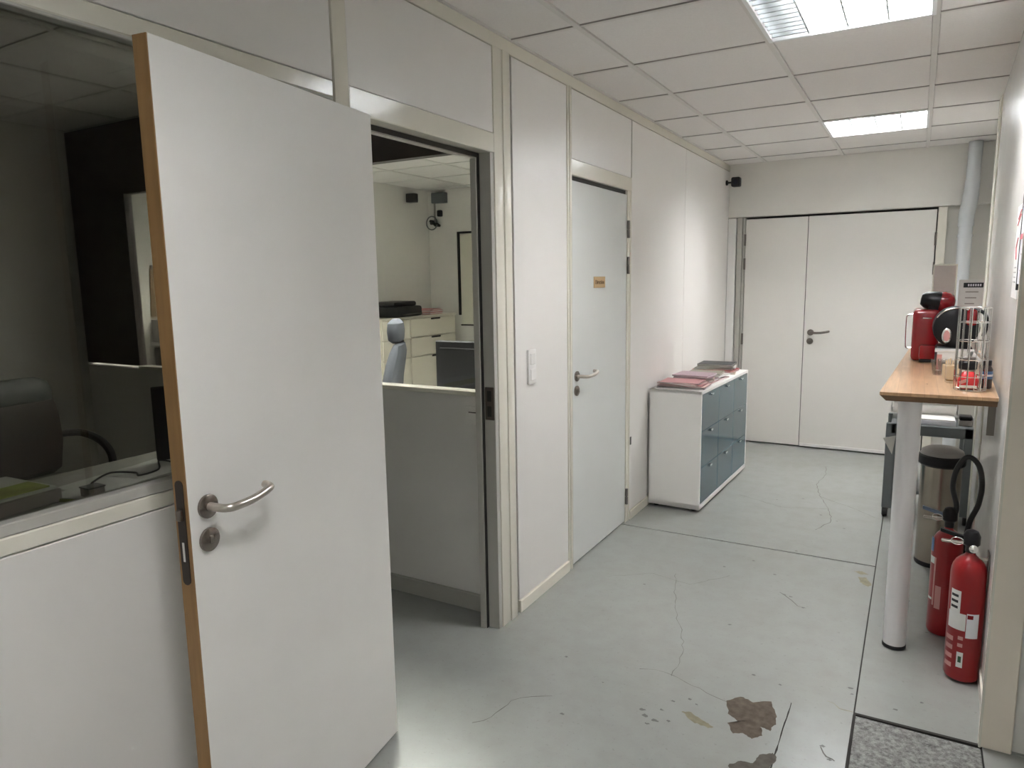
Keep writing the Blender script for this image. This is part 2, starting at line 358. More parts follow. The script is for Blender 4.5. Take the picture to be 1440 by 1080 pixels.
for y in ys[1:-1]: b.box(xs[0], 1.7, y-.0105, y-.0085, H+.0005, H+.028, GREYL)  # thin grey strips along the crossbars, standing in for their shadow lines
b.build('grid_shadow_strip', ce)
# office ceiling
ox = [XO+.6*k for k in range(6)]+[-1.56]
oy = [-2.6, -2.0, -1.4, -.8, -.2, .4, 1.0, 1.6, 2.2, 2.6, 3.2, 3.8, 4.4, 5.0, 5.6, 6.2, YB]
for i in range(len(ox)-1):
    for j in range(len(oy)-1):
        if i in (2, 3) and oy[j] in (3.2,): continue
        tile(ox[i], ox[i+1], oy[j], oy[j+1])
b = MB()
for x in ox: b.box(x-.012, x+.012, oy[0], YB, H-.002, H+.03, TBAR)
for y in oy: b.box(XO, -1.56, y-.012, y+.012, H-.001, H+.028, TBAR)
b.build('grid_runner', ce)

def ceiling_lamp(x0, y0, label, off_cell=True, tube=TUBE, dead=()):
    t = thing('ceiling_lamp', label, 'ceiling light', (x0+.3, y0+.3, H), group=None)
    s = .288
    b = MB(); b.box(-s, s, -s, s, .085, .09, LAMPW)
    for sx in (-1, 1): b.box(min(sx*s, sx*(s-.004)), max(sx*s, sx*(s-.004)), -s, s, 0, .09, LAMPW); b.box(-s, s, min(sx*s, sx*(s-.004)), max(sx*s, sx*(s-.004)), 0, .09, LAMPW)
    b.build('housing', t)
    b = MB()
    for a in (-1, 1):
        b.box(min(a*.2985, a*.283), max(a*.2985, a*.283), -.2985, .2985, -.004, .004, LAMPW); b.box(-.283, .283, min(a*.2985, a*.283), max(a*.2985, a*.283), -.004, .004, LAMPW)
    b.build('rim', t)
    for c in range(4):
        cx = -.2125+c*.1417
        off = (off_cell and c == 0) or c in dead
        MB().box(cx-.062, cx+.062, -.28, .28, .055, .062, TUBEOFF if off else tube, 0.002).build('tube_tray', t)
    for c in range(1, 4):
        cx = -.283+c*.1417
        MB().prism([(-.0035, 0), (.0035, 0), (.001, .045), (-.001, .045)], -.28, .28, LOUV, M=Matrix.Translation((cx, 0, 0)) @ Matrix.Rotation(R(90), 4, 'X')).build('louvre_divider', t)
    mesh = MB().prism([(-.0045, .002), (.0045, .002), (.0008, .036), (-.0008, .036)], -.281, .281, LOUV, M=Matrix.Rotation(R(90), 4, 'Z') @ Matrix.Rotation(R(90), 4, 'X')).mesh('louvre_blade')
    for q in range(11):
        o = bpy.data.objects.new('louvre_blade', mesh); COL.objects.link(o); o.parent = t; o.location = (0, -.25+q*.05, 0)
    return t
ceiling_lamp(-.6, Y0+2.4, 'square louvred ceiling lamp at the top edge of the photo, left strip unlit')
ceiling_lamp(-.6, Y0+4.8, 'small bright louvred ceiling lamp farther down the corridor near the double door', off_cell=False)
ceiling_lamp(-.6, Y0-2.4, 'louvred ceiling lamp in the corridor behind the camera', off_cell=False)
ceiling_lamp(-.6, Y0, 'louvred ceiling lamp above the camera with two lit strips', off_cell=False, dead=(0, 3))
ceiling_lamp(ox[2], 3.2, 'louvred ceiling lamp inside the lit office, left of its pair', off_cell=False, tube=TUBE2)
ceiling_lamp(ox[3], 3.2, 'louvred ceiling lamp inside the lit office, right of its pair', off_cell=False, tube=TUBE2)

# ================================================================= LEFT WALL
wl = struct('wall_left', 'white modular partition wall with cream cover strips', 'wall')
X0 = XL-.05
def wp(y0, y1, z0, z1, m_=WHITE, nm='wall_panel'): return MB().box(X0, XL, y0, y1, z0, z1, m_, .0015).build(nm, wl)
wp(-2.65, -.70, 0.06, 2.425); wp(-.695, 1.60, .06, 1.003); wp(-.695, 1.60, 2.10, 2.425)
MB().box(X0, XL+.001, -.695, 1.60, 2.052, 2.098, CREAM, .003).build('head_rail', wl)
MB().box(X0, XL+.001, -.695, 1.60, 1.006, 1.042, CREAM, .003).build('sill_rail', wl)
wp(1.665, 2.49, 2.10, 2.425)
wp(2.645, 3.17, .06, 2.425); wp(3.225, 4.052, 2.10, 2.425)
wp(4.062, 5.172, .06, 2.425); wp(5.178, 6.52, .06, 2.425)
part('top_rail', wl, (X0, XL+.004, -2.65, 6.525, 2.428, 2.479), m=CREAM, bev=.002)
def post(y0, y1, pr=.006, z1=2.43, m_=CREAM): return MB().box(X0-.004, XL+pr, y0, y1, 0.0, z1, m_, .003, seg=2).build('cover_post', wl)
post(1.603, 1.662, .005)
post(2.492, 2.560, .004); post(2.562, 2.618, .008)
MB().box(X0, XL-.012, 2.618, 2.643, 0, 2.43, KICK).build('dark_groove', wl)  # recessed groove with a dark brown bottom
post(3.172, 3.192, .004); post(3.194, 3.216, .008)
MB().box(XL-.01, XL+.003, 4.052, 4.060, 2.1, 2.43, FRAMEG).build('panel_joint', wl)
MB().box(XL-.01, XL+.002, 4.040, 4.060, 0.0, 2.1, CREAM).build('cover_post', wl)
for (y0, y1) in ((-2.65, 1.60), (2.645, 3.17), (4.062, 6.52)):
    MB().box(X0, XL+.010, y0, y1, 0, .058, CREAM, .003).build('baseboard', wl)
# window
wi = struct('window_1', 'wide interior window of tinted glass looking into the dark office', 'window')
tag(MB().box(X0+.015, X0+.021, -.68, 1.59, 1.06, 2.055, GLASST).build('pane', wi), 'tinted glass pane')
part('glazing_bead', wi, (X0+.005, XL-.002, -.695, 1.602, 1.043, 1.068), (X0+.005, XL-.002, -.695, 1.602, 2.045, 2.056), (X0+.005, XL-.002, 1.58, 1.602, 1.068, 2.045), (X0+.005, XL-.002, -.695, -.675, 1.068, 2.045), m=FRAMEG, bev=.002)

def lever(name, parent, M, flip=1, mt=STEEL):
    """lever set built in local space: x along the lever, z up, -y out of the leaf"""
    e = MB()
    e.lathe([(.0265, 0), (.027, .004), (.027, .007), (.024, .009)], ROSE if mt is STEEL else mt, M=M @ Matrix.Rotation(R(90), 4, 'X'), n=24)
    e.build('handle_rose', parent)
    pts = smooth_path([(0, -.005, 0), (0, -.04, 0), (flip*.006, -.056, 0), (flip*.025, -.064, 0), (flip*.08, -.066, .002), (flip*.13, -.062, .010), (flip*.142, -.052, .012), (flip*.146, -.035, .013)], 5)
    e = MB().tube(pts, .0095, mt, 12, M=M); e.build(name, parent)
    e = MB().lathe([(.0265, 0), (.027, .004), (.027, .007), (.024, .009)], ROSE if mt is STEEL else mt, M=M @ Matrix.Translation((-.003, 0, -.076)) @ Matrix.Rotation(R(90), 4, 'X'), n=24)
    e.build('lock_rose', parent)
    MB().box(-.006, .002, -.012, -.006, -.083, -.066, STEELD, .001, M=M).build('lock_cylinder', parent)
# door 1 : frame and opened leaf
d1 = struct('door_1', 'near office door standing wide open against the partition', 'door')
fr = MB().box(X0-.004, XL+.005, 1.662, 2.49, 2.022, 2.098, CREAM, .003).build('door_head', d1)
tag(fr, 'cream door head')
part('door_jamb', d1, (X0-.006, XL-.002, 2.468, 2.492, 0, 2.022), m=FRAMEG, bev=.001)
part('door_jamb', d1, (X0-.006, XL-.002, 1.662, 1.684, 0, 2.022), m=FRAMEG, bev=.001)
part('door_stop', d1, (X0-.035, X0-.008, 2.445, 2.56, 0, 2.04), m=FRAMEG, bev=.001)
part('door_stop', d1, (X0-.035, X0-.008, 1.62, 2.445, 2.0, 2.04), m=FRAMEG, bev=.001)
part('door_seal', d1, (X0-.0075, X0-.0045, 2.452, 2.468, 0, 2.012), (X0-.0075, X0-.0045, 1.684, 2.468, 2.005, 2.022), m=DARK)
sp = MB().box(X0-.0, XL-.006, 2.4645, 2.470, .935, 1.075, KICK, .002).box(X0+.012, XL-.018, 2.463, 2.4655, 1.015, 1.06, DARK).box(X0+.012, XL-.018, 2.463, 2.4655, .95, .995, DARK).build('strike_plate', d1)
tag(sp, 'dark metal strike plate')
A = Vector((-1.4465, 1.690)); B = Vector((-1.340, .914)); wd = (B-A).length; ang = math.atan2((B-A).y, (B-A).x)
# local: x from hinge to free edge, y = out of the visible face
ML = Matrix.Translation((A.x, A.y, 0)) @ Matrix.Rotation(ang, 4, 'Z')
leaf = empty('door_leaf'); leaf.parent = d1; leaf.matrix_world = ML
bpy.data.objects.remove(leaf)
lf = MB().box(0, wd-.001, -.0395, 0, .008, 2.013, LEAF, .0012, M=Matrix()).build('door_leaf', d1); lf.matrix_world = ML
def sub(o): o.parent = lf; return o
tag(sub(MB().box(wd-.0012, wd+.0012, -.0385, -.001, .009, 2.012, MDF).build('edge_band')), 'bare brown wood edge')
pl = MB()
stad = [(.011*math.cos(R(a)), .108+.011*math.sin(R(a))) for a in range(0, 181, 30)]+[(.011*math.cos(R(a)), -.108+.011*math.sin(R(a))) for a in range(180, 361, 30)]
pl.prism(stad, 0, .0022, BRONZE, M=Matrix.Translation((wd+.0012, -.020, .985)) @ Matrix.Rotation(R(90), 4, 'Y') @ Matrix.Rotation(R(90), 4, 'Z') if False else Matrix.Translation((wd+.0012, -.020, .985)) @ Matrix(((0, 0, 1, 0), (1, 0, 0, 0), (0, 1, 0, 0), (0, 0, 0, 1))))
tag(sub(pl.build('lock_plate')), 'dark metal lock plate')
sub(MB().box(wd+.003, wd+.013, -.026, -.013, 1.015, 1.04, STEELD, .002).build('latch_bolt'))
sub(MB().box(wd+.0034, wd+.0045, -.0235, -.0165, .92, .965, CHROME, .0005).build('dead_bolt'))
for nm in ():
    pass
# local +x points to the free edge, the lever points back to the hinge; visible face is the +y one
def leaf_M(x, z): return Matrix.Translation((x, 0, z)) @ Matrix.Rotation(R(180), 4, 'Z')
before = set(bpy.data.objects)
lever('door_handle', lf, leaf_M(wd-.050, 1.033))
for z in (.22, 1.0, 1.78):
    MB().lathe([(.007, -.045), (.007, .045)], STEEL, c=(-.004, -.036, z), n=12).build('hinge', lf)

# door 2 : closed, with brass plate
d2 = struct('door_2', 'closed pale grey office door with a small brass name plate', 'door')
MB().box(XL-.040, XL-.004, 3.232, 3.998, .010, 1.998, LEAF2, .0015).build('door_leaf', d2)
part('door_head', d2, (X0, XL+.004, 3.218, 4.04, 2.022, 2.098), m=CREAM, bev=.003)
part('door_gap', d2, (X0, XL-.015, 3.218, 4.04, 1.998, 2.022), (X0-.01, X0, 3.218, 4.04, 0, 2.02), m=DARK)
part('door_jamb', d2, (X0, XL-.003, 3.218, 3.230, 0, 2.022), (X0, XL-.001, 4.002, 4.042, 0, 2.022), m=CREAM)
M2 = Matrix.Translation((XL-.004, 3.285, 1.018)) @ Matrix.Rotation(R(90), 4, 'Z')
lever('door_handle', d2, M2)
for z in (.17, 1.59, 1.80): MB().lathe([(.008, -.05), (.009, -.048), (.009, -.004), (.007, -.002), (.007, .002), (.009, .004), (.009, .048), (.008, .05)], STEELD, c=(XL+.006, 4.004, z), n=12).build('hinge', d2)
np_ = thing('name_plate', 'small brass name plate fixed on the pale grey closed door', 'sign', (XL-.004, 3.585, 1.497))
MB().box(0, .003, -.078, .078, -.030, .030, BRASS, .001).build('plate', np_)
def text(s, size, M, m_, parent, name='lettering', ex=.0006):
    c = bpy.data.curves.new(name, 'FONT'); c.body = s; c.size = size; c.extrude = ex; c.align_x = 'CENTER'; c.align_y = 'CENTER'
    o = bpy.data.objects.new(name, c); COL.objects.link(o)
    dg = bpy.context.evaluated_depsgraph_get(); me = bpy.data.meshes.new_from_object(o.evaluated_get(dg)); bpy.data.objects.remove(o)
    me.materials.clear(); me.materials.append(m_); me.transform(M)
    o = bpy.data.objects.new(name, me); COL.objects.link(o); o.parent = parent; return o
FACEX = Matrix(((0, 0, 1, 0), (1, 0, 0, 0), (0, 1, 0, 0), (0, 0, 0, 1)))     # text plane facing +x
FACEY = Matrix(((1, 0, 0, 0), (0, 0, -1, 0), (0, 1, 0, 0), (0, 0, 0, 1)))    # text plane facing -y
text('Direction', .032, Matrix.Translation((.0035, 0, 0)) @ FACEX, mat('engraving', (.22, .14, .07), .6), np_)
# light switch
sw = thing('light_switch', 'white double light switch on the partition between the two doors', 'switch', (XL, 2.778, 1.128))
MB().box(0, .012, -.036, .036, -.078, .078, PLASW, .003, seg=2).build('plate', sw)
for z in (-.036, .036): MB().box(.011, .016, -.022, .022, z-.026, z+.026, PLASW, .002).build('rocker', sw)
# small scrape mark bracket
MB().box(XL, XL+.004, 4.068, 4.086, .485, .535, GREYDOT, .001).build('wall_scrape', wl)

# ================================================================= OFFICES BEHIND
wo = struct('wall_office', 'far wall of the offices behind the partition', 'wall')
part('wall_face', wo, (XO-.1, XO, -2.65, 6.6, 0, 2.6), m=PLASTER)
part('wall_face', wo, (XO-.1, X0-.002, 6.375, 6.6, 0, 2.6), m=PLASTER)
part('wall_face', wo, (XO-.1, X0, -2.7, -2.6, 0, 2.6), m=PLASTER)
wq = struct('wall_partition', 'half-glazed cross partition between dark office and lit office', 'wall')
YP = 2.575
PX1 = X0-.035
MB().box(-4.69, PX1, YP, YP+.05, .08, 1.012, PANELG, .002).build('wall_panel', wq)
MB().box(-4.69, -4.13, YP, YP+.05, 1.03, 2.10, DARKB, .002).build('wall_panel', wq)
MB().box(-4.69, PX1, YP, YP+.05, 2.06, 2.47, DARKB, .002).build('wall_panel', wq)  # header coloured dark to stand in for the shade on its unlit side
MB().box(-4.69, PX1, YP-.012, YP+.06, 0, .078, FRAMEG, .003).build('baseboard', wq)
MB().box(-4.13, PX1, YP-.010, YP+.06, 1.012, 1.032, CREAM, .002).build('glazing_rail', wq)
MB().box(-2.70, -2.66, YP-.003, YP+.052, 1.03, 2.07, FRAMEG, .002).build('glazing_post', wq)
MB().box(-4.13, PX1, YP+.022, YP+.028, 1.03, 2.06, GLASS).build('pane', wq)
so = thing('wall_socket', 'grey-white square socket plate on the low panel seen through the open doorway', 'socket', (-1.683, YP, .925))
MB().box(-.042, .042, -.010, 0, -.042, .042, PANELG, .003).build('plate', so)
MB().box(-.028, .028, -.014, -.009, -.022, .028, PANELG, .003).box(-.02, .02, -.0155, -.013, .012, .016, DARK).build('cover', so)

# lit office furniture
cb = thing('drawer_cabinet', 'cream drawer cabinet with black finger pulls in the lit office corner', 'cabinet', (-4.25, 5.0, 0))
MB().box(-.42, -.02, 0, 1.2, .02, 1.155, CABC, .003).box(-.43, .0, -.005, 1.205, 1.157, 1.178, CABC, .003).build('body', cb)
for yy0, yy1 in ((0.005, .40), (.425, 1.18)):
    for z0, z1 in ((.975, 1.15), (.785, .965), (.42, .775), (.05, .41)):
        dr = MB().box(-.019, .0, yy0, yy1, z0, z1, CABC, .002).build('drawer', cb)
        yc = (yy0+yy1)/2+.02
        MB().box(.001, .012, yc-.075, yc+.075, z1-.018, z1-.001, BLACKM, .003).build('pull', dr)
pr = thing('printer', 'black office printer on the cream cabinet in the lit office', 'printer', (-4.42, 5.40, 1.178), rz=R(8))
MB().box(-.16, .17, -.24, .24, 0, .10, BLACK, .02, seg=2).build('body', pr)
MB().box(-.15, .12, -.21, .22, .098, .145, BLACK, .02, seg=2).build('scanner_lid', pr)
MB().box(.13, .22, -.15, .15, .02, .03, STEELD, .003).build('output_tray', pr)
def magazine(name, label, loc, rz, sx, sy, t, cov, group, pg=PAPER):
    o = thing(name, label, 'magazine', loc, rz, group)
    MB().box(-sx/2, sx/2, -sy/2, sy/2, 0, t*.22, cov).box(-sx/2, sx/2, -sy/2, sy/2, t*.8, t, cov).box(-sx/2, -sx/2+.002, -sy/2, sy/2, 0, t, cov).build('cover', o)
    MB().box(-sx/2+.002, sx/2-.003, -sy/2+.002, sy/2-.002, t*.22, t*.8, pg).build('pages', o)
    return o
COVP = [mat('cover_%s' % n, c, .35) for n, c in (('rose', (.50, .22, .23)), ('pale_pink', (.66, .46, .44)), ('plum', (.24, .15, .18)), ('red', (.55, .06, .08)), ('olive', (.26, .25, .18)), ('white', (.72, .71, .68)), ('charcoal', (.05, .05, .055)), ('tan', (.48, .38, .26)), ('mauve', (.40, .28, .34)))]
CN = ['rose', 'pale pink', 'plum', 'red', 'olive', 'white', 'charcoal', 'tan', 'mauve']
ORD = ['lowest', 'second from the bottom', 'third from the bottom', 'fourth from the bottom', 'fifth from the bottom', 'sixth from the bottom', 'topmost']
def pile(seq, where, x, y, z, sx, sy, rz, group, t0=.008, spread=.018):
    zz = z
    for i, c in enumerate(seq):
        t = t0*random.uniform(.8, 1.3); o = ORD[i] if i < len(seq)-1 else 'topmost'
        magazine('magazine', '%s magazine, %s of %s' % (CN[c], o, where), (x+random.uniform(-spread, spread), y+random.uniform(-spread, spread), zz+.0003), rz+random.uniform(-.22, .22), sx*random.uniform(.86, 1.04), sy*random.uniform(.9, 1.04), t, COVP[c], group); zz += t+.0006
pile([3, 0, 3], 'the red pile on the office cabinet', -4.42, 5.93, 1.178, .21, .30, .1, 'red papers on the office cabinet', .014)
sc_b = thing('speaker_box', 'small black box on the ceiling corner wall of the lit office', 'speaker', (-4.62, 6.02, 2.375))
MB().box(-.075, .03, -.04, .04, -.045, .045, BLACK, .006).build('body', sc_b); MB().lathe([(.025, 0), (.025, .004)], BLACKM, M=Matrix.Translation((.03, 0, 0)) @ Matrix.Rotation(R(90), 4, 'Y'), n=16).build('cone', sc_b)
jb = thing('junction_box', 'dark grey junction box high in the corner of the lit office', 'box', (-4.52, 6.30, 2.395))
MB().box(-.085, .085, 0, .074, -.055, .055, GREYM, .006).build('body', jb); MB().box(-.06, -.045, .01, .03, -.30, -.05, GREYL, .003).build('conduit', jb)
se = thing('motion_sensor', 'small black motion sensor below the grey junction box', 'sensor', (-4.53, 6.33, 2.235))
MB().box(-.028, .028, 0, .044, -.035, .035, BLACK, .012, seg=2).build('body', se); MB().lathe([(.016, 0), (.012, .006)], BLACKM, M=Matrix.Rotation(R(90), 4, 'X'), n=16).build('lens', se)
fa = thing('wall_fan', 'small dark ring-shaped fan under the motion sensor', 'fan', (-4.58, 6.30, 2.13))
MB().tube(arc((0, 0), .07, 0, 345, 22, base=(0, -.03, 0)), .007, GREYM, 8, closed=False).build('guard_ring', fa)
MB().box(-.05, .05, -.02, .074, -.012, .012, BLACKM, .004, M=Matrix.Rotation(R(35), 4, 'Y')).build('blade', fa)
MB().lathe([(.018, 0), (.02, .02), (.012, .03)], BLACK, M=Matrix.Translation((0, -.02, 0)) @ Matrix.Rotation(R(90), 4, 'X'), n=16).build('hub', fa)
w2 = struct('window_2', 'black framed window to a bright room at the back of the lit office', 'window')
part('frame', w2, (-4.315, -4.29, 6.35, 6.38, 1.145, 2.03), (-4.315, -3.30, 6.35, 6.38, 2.01, 2.03), (-4.29, -3.30, 6.35, 6.38, 1.03, 1.045), m=BLACKM)
part('reveal', w2, (-4.29, -3.30, 6.368, 6.374, 1.045, 2.01), m=MIRW)
part('window_box', w2, (-4.10, -3.5, 6.34, 6.366, 1.05, 1.20), m=PLASW)
part('box_edge', w2, (-4.115, -4.10, 6.335, 6.367, 1.045, 1.225), (-4.115, -3.5, 6.335, 6.367, 1.20, 1.225), m=DARKB)
part('curtain', w2, (-3.985, -3.86, 6.335, 6.366, 1.226, 1.78), m=FRAMEG)
# grey chair
gc = thing('office_chair', 'grey fabric office chair with headrest seen through the doorway', 'chair', (-2.985, 3.60, 0), rz=R(-60))
def cushion(pts_w, parent, name, m_, th=.05, z0=0, tilt=0, y=0):
    """soft slab: pts_w = [(z, halfwidth, depth offset)]"""
    b = MB(); vs = []; n = 16
    for (z, hw, dy, t_) in pts_w:
        for k in range(n):
            a = 2*math.pi*k/n; ca, sa = math.cos(a), math.sin(a)
            vs.append((hw*math.copysign(abs(ca)**.55, ca), y+dy+t_*math.copysign(abs(sa)**.8, sa), z))
    L = len(pts_w); fs = [(j*n+k, j*n+(k+1) % n, (j+1)*n+(k+1) % n, (j+1)*n+k) for j in range(L-1) for k in range(n)]
    fs += [tuple(range(n-1, -1, -1)), tuple((L-1)*n+k for k in range(n))]
    return b.add(vs, fs, m_, True).build(name, parent)
cushion([(.56, .20, .02, .02), (.60, .25, .0, .045), (.75, .26, -.01, .05), (.88, .25, .0, .05), (.98, .21, .02, .05), (1.06, .17, .04, .045), (1.11, .14, .05, .03), (1.125, .10, .05, .01)], gc, 'backrest', FABRIC)
cushion([(1.12, .08, .03, .02), (1.14, .12, .03, .045), (1.20, .135, .03, .05), (1.25, .12, .03, .045), (1.275, .08, .03, .02)], gc, 'headrest', FABRIC)
MB().box(-.25, .25, -.46, .02, .44, .53, FABRIC, .03, seg=3).build('seat', gc)
MB().tube([(0, -.22, .44), (0, -.22, .10)], .03, BLACK, 12).build('gas_lift', gc)
for k in range(5):
    a = R(72*k); l_ = MB().tube([(0, -.22, .10), (.3*math.cos(a), -.22+.3*math.sin(a), .065)], [.025, .015], BLACK, 8).build('leg', gc)
    MB().lathe([(.025, -.012), (.028, 0), (.025, .012)], BLACK, M=Matrix.Translation((.3*math.cos(a), -.22+.3*math.sin(a), .03)) @ Matrix.Rotation(R(90), 4, 'X'), n=12).build('caster', l_)
# desk with monitor + phone in the lit office
dk = thing('office_desk', 'white desk in the lit office behind the half-glazed partition', 'desk', (-2.2, 3.35, 0))
MB().box(-.62, .56, -.42, .42, .715, .74, CABW, .003).build('top', dk)
for sx in (-.55, .5):
    for sy in (-.36, .36): MB().box(sx-.02, sx+.02, sy-.02, sy+.02, 0, .715, GREYM).build('leg', dk)
mo = thing('monitor', 'wide black monitor turned away on the lit office desk', 'monitor', (-2.22, 3.42, .7405))
MB().box(-.27, .27, -.018, .010, .09, .425, BLACKM, .006).build('housing', mo); MB().box(-.235, .235, -.022, -.017, .12, .385, BLACKM, .003).build('rear_panel', mo)
MB().box(-.03, .03, -.01, .03, .01, .14, BLACKM, .004).build('neck', mo); MB().box(-.12, .12, -.08, .10, 0, .012, BLACK, .004).build('foot', mo)
ph = thing('desk_phone', 'black desk phone with a white paper on it beside the monitor', 'phone', (-2.33, 3.13, .7405), rz=R(15))
MB().prism([(-.11, 0), (.11, 0), (.11, .05), (-.11, .17)], -.09, .09, BLACK, M=Matrix.Rotation(R(90), 4, 'X')).build('base', ph)
MB().box(-.10, .12, .05, .10, .12, .155, BLACK, .012, seg=2, M=Matrix.Rotation(R(14), 4, 'Y')).build('handset', ph)
MB().box(-.07, .03, -.075, .03, .145, .148, PAPERB, M=Matrix.Rotation(R(20), 4, 'Y')).build('paper_slip', ph)
MB().box(-.24, -.10, -.02, .02, .12, .14, BLACK, .004).build('side_arm', ph)
# shelf with files and leaning board on the far wall (seen in the sliver left of the open door)
bd = thing('leaning_board', 'brown board hanging on the office wall beside the wooden door edge', 'board', (XO, 3.10, 1.47))
MB().prism([(-.055, -.17), (.16, -.17), (.16, .17), (-.035, .17)], 0, .012, BOARD, M=FACEX).build('panel', bd); MB().box(0, .02, -.03, -.015, .165, .19, BLACK).build('hook', bd)
sh = thing('wall_shelf', 'small white shelf holding papers on the office wall behind the dark glass', 'shelf', (XO, 3.02, 1.10))
MB().box(0, .28, .0, .6, 0, .02, PLASW, .002).build('board', sh); MB().box(0, .26, .58, .60, -.1, 0, PLASW).build('bracket', sh)
for k in range(5):
    bn = thing('binder', '%s binder standing on the small office wall shelf' % ['first grey', 'second pale', 'third grey', 'fourth pale', 'fifth grey'][k], 'binder', (XO+.02, 3.03+k*.055, 1.1205), group='binders on the wall shelf')
    MB().box(0, .2, 0, .045, 0, .16, [GREYL, PAPER][k % 2], .004).build('cover', bn); MB().box(.2, .202, .012, .034, .05, .12, PAPERB).build('spine_label', bn)
bx = thing('black_box', 'black crate under the small office wall shelf', 'box', (XO+.02, 3.03, .75))
MB().box(0, .25, 0, .35, .14, .33, BLACK, .01).box(.251, .255, .03, .32, .27, .28, GREYL).build('body', bx)
MB().box(-.01, .30, -.02, .45, -.75, .14, CABW, .004).build('stand', bx)

# dark office
dd = thing('dark_office_desk', 'long grey desk behind the tinted window', 'desk', (-2.82, 1.3, 0))
MB().box(-.28, .28, -1.4, 1.05, .715, .74, mat('desk_grey', (.42, .42, .38), .5, noise=.15, nscale=20), .003).build('top', dd)
MB().box(.255, .285, -1.4, 1.05, .64, .745, BLACKM, .003).build('edge_channel', dd)
for y in (-1.35, 1.0):
    for x in (-.24, .22): MB().box(x-.02, x+.02, y-.02, y+.02, 0, .715, GREYM).build('leg', dd)
m2 = thing('monitor', 'black monitor on the desk behind the tinted window beside the wooden door edge', 'monitor', (-2.78, 2.03, .7405), rz=R(62))
MB().box(-.22, .22, -.015, .012, .012, .34, BLACK, .005).build('housing', m2); MB().box(-.205, .205, -.0165, -.0145, .03, .325, SCREEN).build('screen', m2); MB().box(-.1, .1, -.06, .06, 0, .012, BLACK, .003).build('foot', m2)
pp = thing('paper_tray', 'grey tray of papers with green prints in front of the tinted window', 'tray', (-2.84, 1.12, .7405), rz=R(4))
MB().box(-.17, .17, -.40, .20, 0, .05, GREYL, .004).build('tray', pp)
MB().box(-.16, .16, -.38, .19, .051, .060, PAPER, .001).build('paper', pp); MB().box(.02, .15, -.30, .17, .061, .066, GREEN).build('green_print', pp)
fo = thing('folder', 'yellow-green folder lying right of the paper tray', 'folder', (-2.70, 1.365, .7405), rz=R(20))
MB().box(-.06, .10, -.05, .05, 0, .012, GREEN, .001).build('cover', fo); MB().box(-.055, .095, -.045, .048, .0122, .015, PAPER).build('sheet', fo)
tr = thing('metal_box', 'small grey metal box at the desk edge behind the tinted window', 'box', (-2.60, 1.40, .7405))
MB().box(-.04, .02, -.03, .03, 0, .045, GREYL, .003).build('body', tr); MB().box(-.042, .022, -.032, .032, .045, .05, GREYM, .001).build('lid', tr)
ca = thing('desk_cable', 'black cable curled over papers on the dark office desk', 'cable', (-2.78, 1.6, .7405))
MB().tube(smooth_path([(.05, -.12, .006), (-.02, -.10, .006), (-.06, .0, .02), (-.02, .08, .006), (.06, .05, .012), (.02, .16, .006), (-.03, .2, .03), (.02, .26, .006)], 6), .004, BLACK, 6).build('cord', ca)
MB().box(.045, .065, -.15, -.12, 0, .014, BLACK, .002).build('plug', ca)
sh2 = thing('paper_sheet', 'printed sheets spread under the curled black cable', 'paper', (-2.80, 1.62, .7402), rz=R(8))
MB().box(-.12, .13, -.20, .14, 0, .0008, PAPER).build('lower_sheet', sh2); MB().box(-.10, .12, .0, .36, .0009, .0016, PAPER, M=Matrix.Rotation(R(5), 4, 'Z')).build('upper_sheet', sh2)
lc = thing('leather_chair', 'dark brown leather armchair on wheels behind the tinted window', 'chair', (-4.0, 1.73, 0), rz=R(95))
cushion([(.50, .22, .02, .02), (.55, .28, .0, .05), (.70, .30, .0, .06), (.85, .30, .01, .055), (.93, .285, .02, .045), (.98, .22, .02, .02)], lc, 'backrest', LEATHER)
cushion([(.905, .24, .012, .02), (.925, .275, .012, .04), (.97, .285, .02, .045), (1.02, .27, .03, .04), (1.05, .21, .03, .015)], lc, 'head_roll', SHEEN)  # top of the chair back, gloss painted by the lighter grey
MB().box(-.27, .27, -.50, .0, .42, .53, LEATHER, .04, seg=3).build('seat', lc)
for s_ in (-1, 1):
    MB().tube(smooth_path([(s_*.30, .03, .72), (s_*.34, -.10, .73), (s_*.34, -.26, .70), (s_*.34, -.34, .62), (s_*.33, -.32, .50), (s_*.28, -.22, .46)], 5), .02, BLACK, 8).build('armrest', lc)
MB().tube([(0, -.25, .44), (0, -.25, .10)], .03, BLACK, 10).build('gas_lift', lc)
for k in range(5):
    a = R(72*k); l_ = MB().tube([(0, -.25, .10), (.3*math.cos(a), -.25+.3*math.sin(a), .065)], [.025, .015], BLACK, 8).build('leg', lc)
    MB().lathe([(.025, -.012), (.028, 0), (.025, .012)], BLACK, M=Matrix.Translation((.3*math.cos(a), -.25+.3*math.sin(a), .03)) @ Matrix.Rotation(R(90), 4, 'X'), n=12).build('caster', l_)

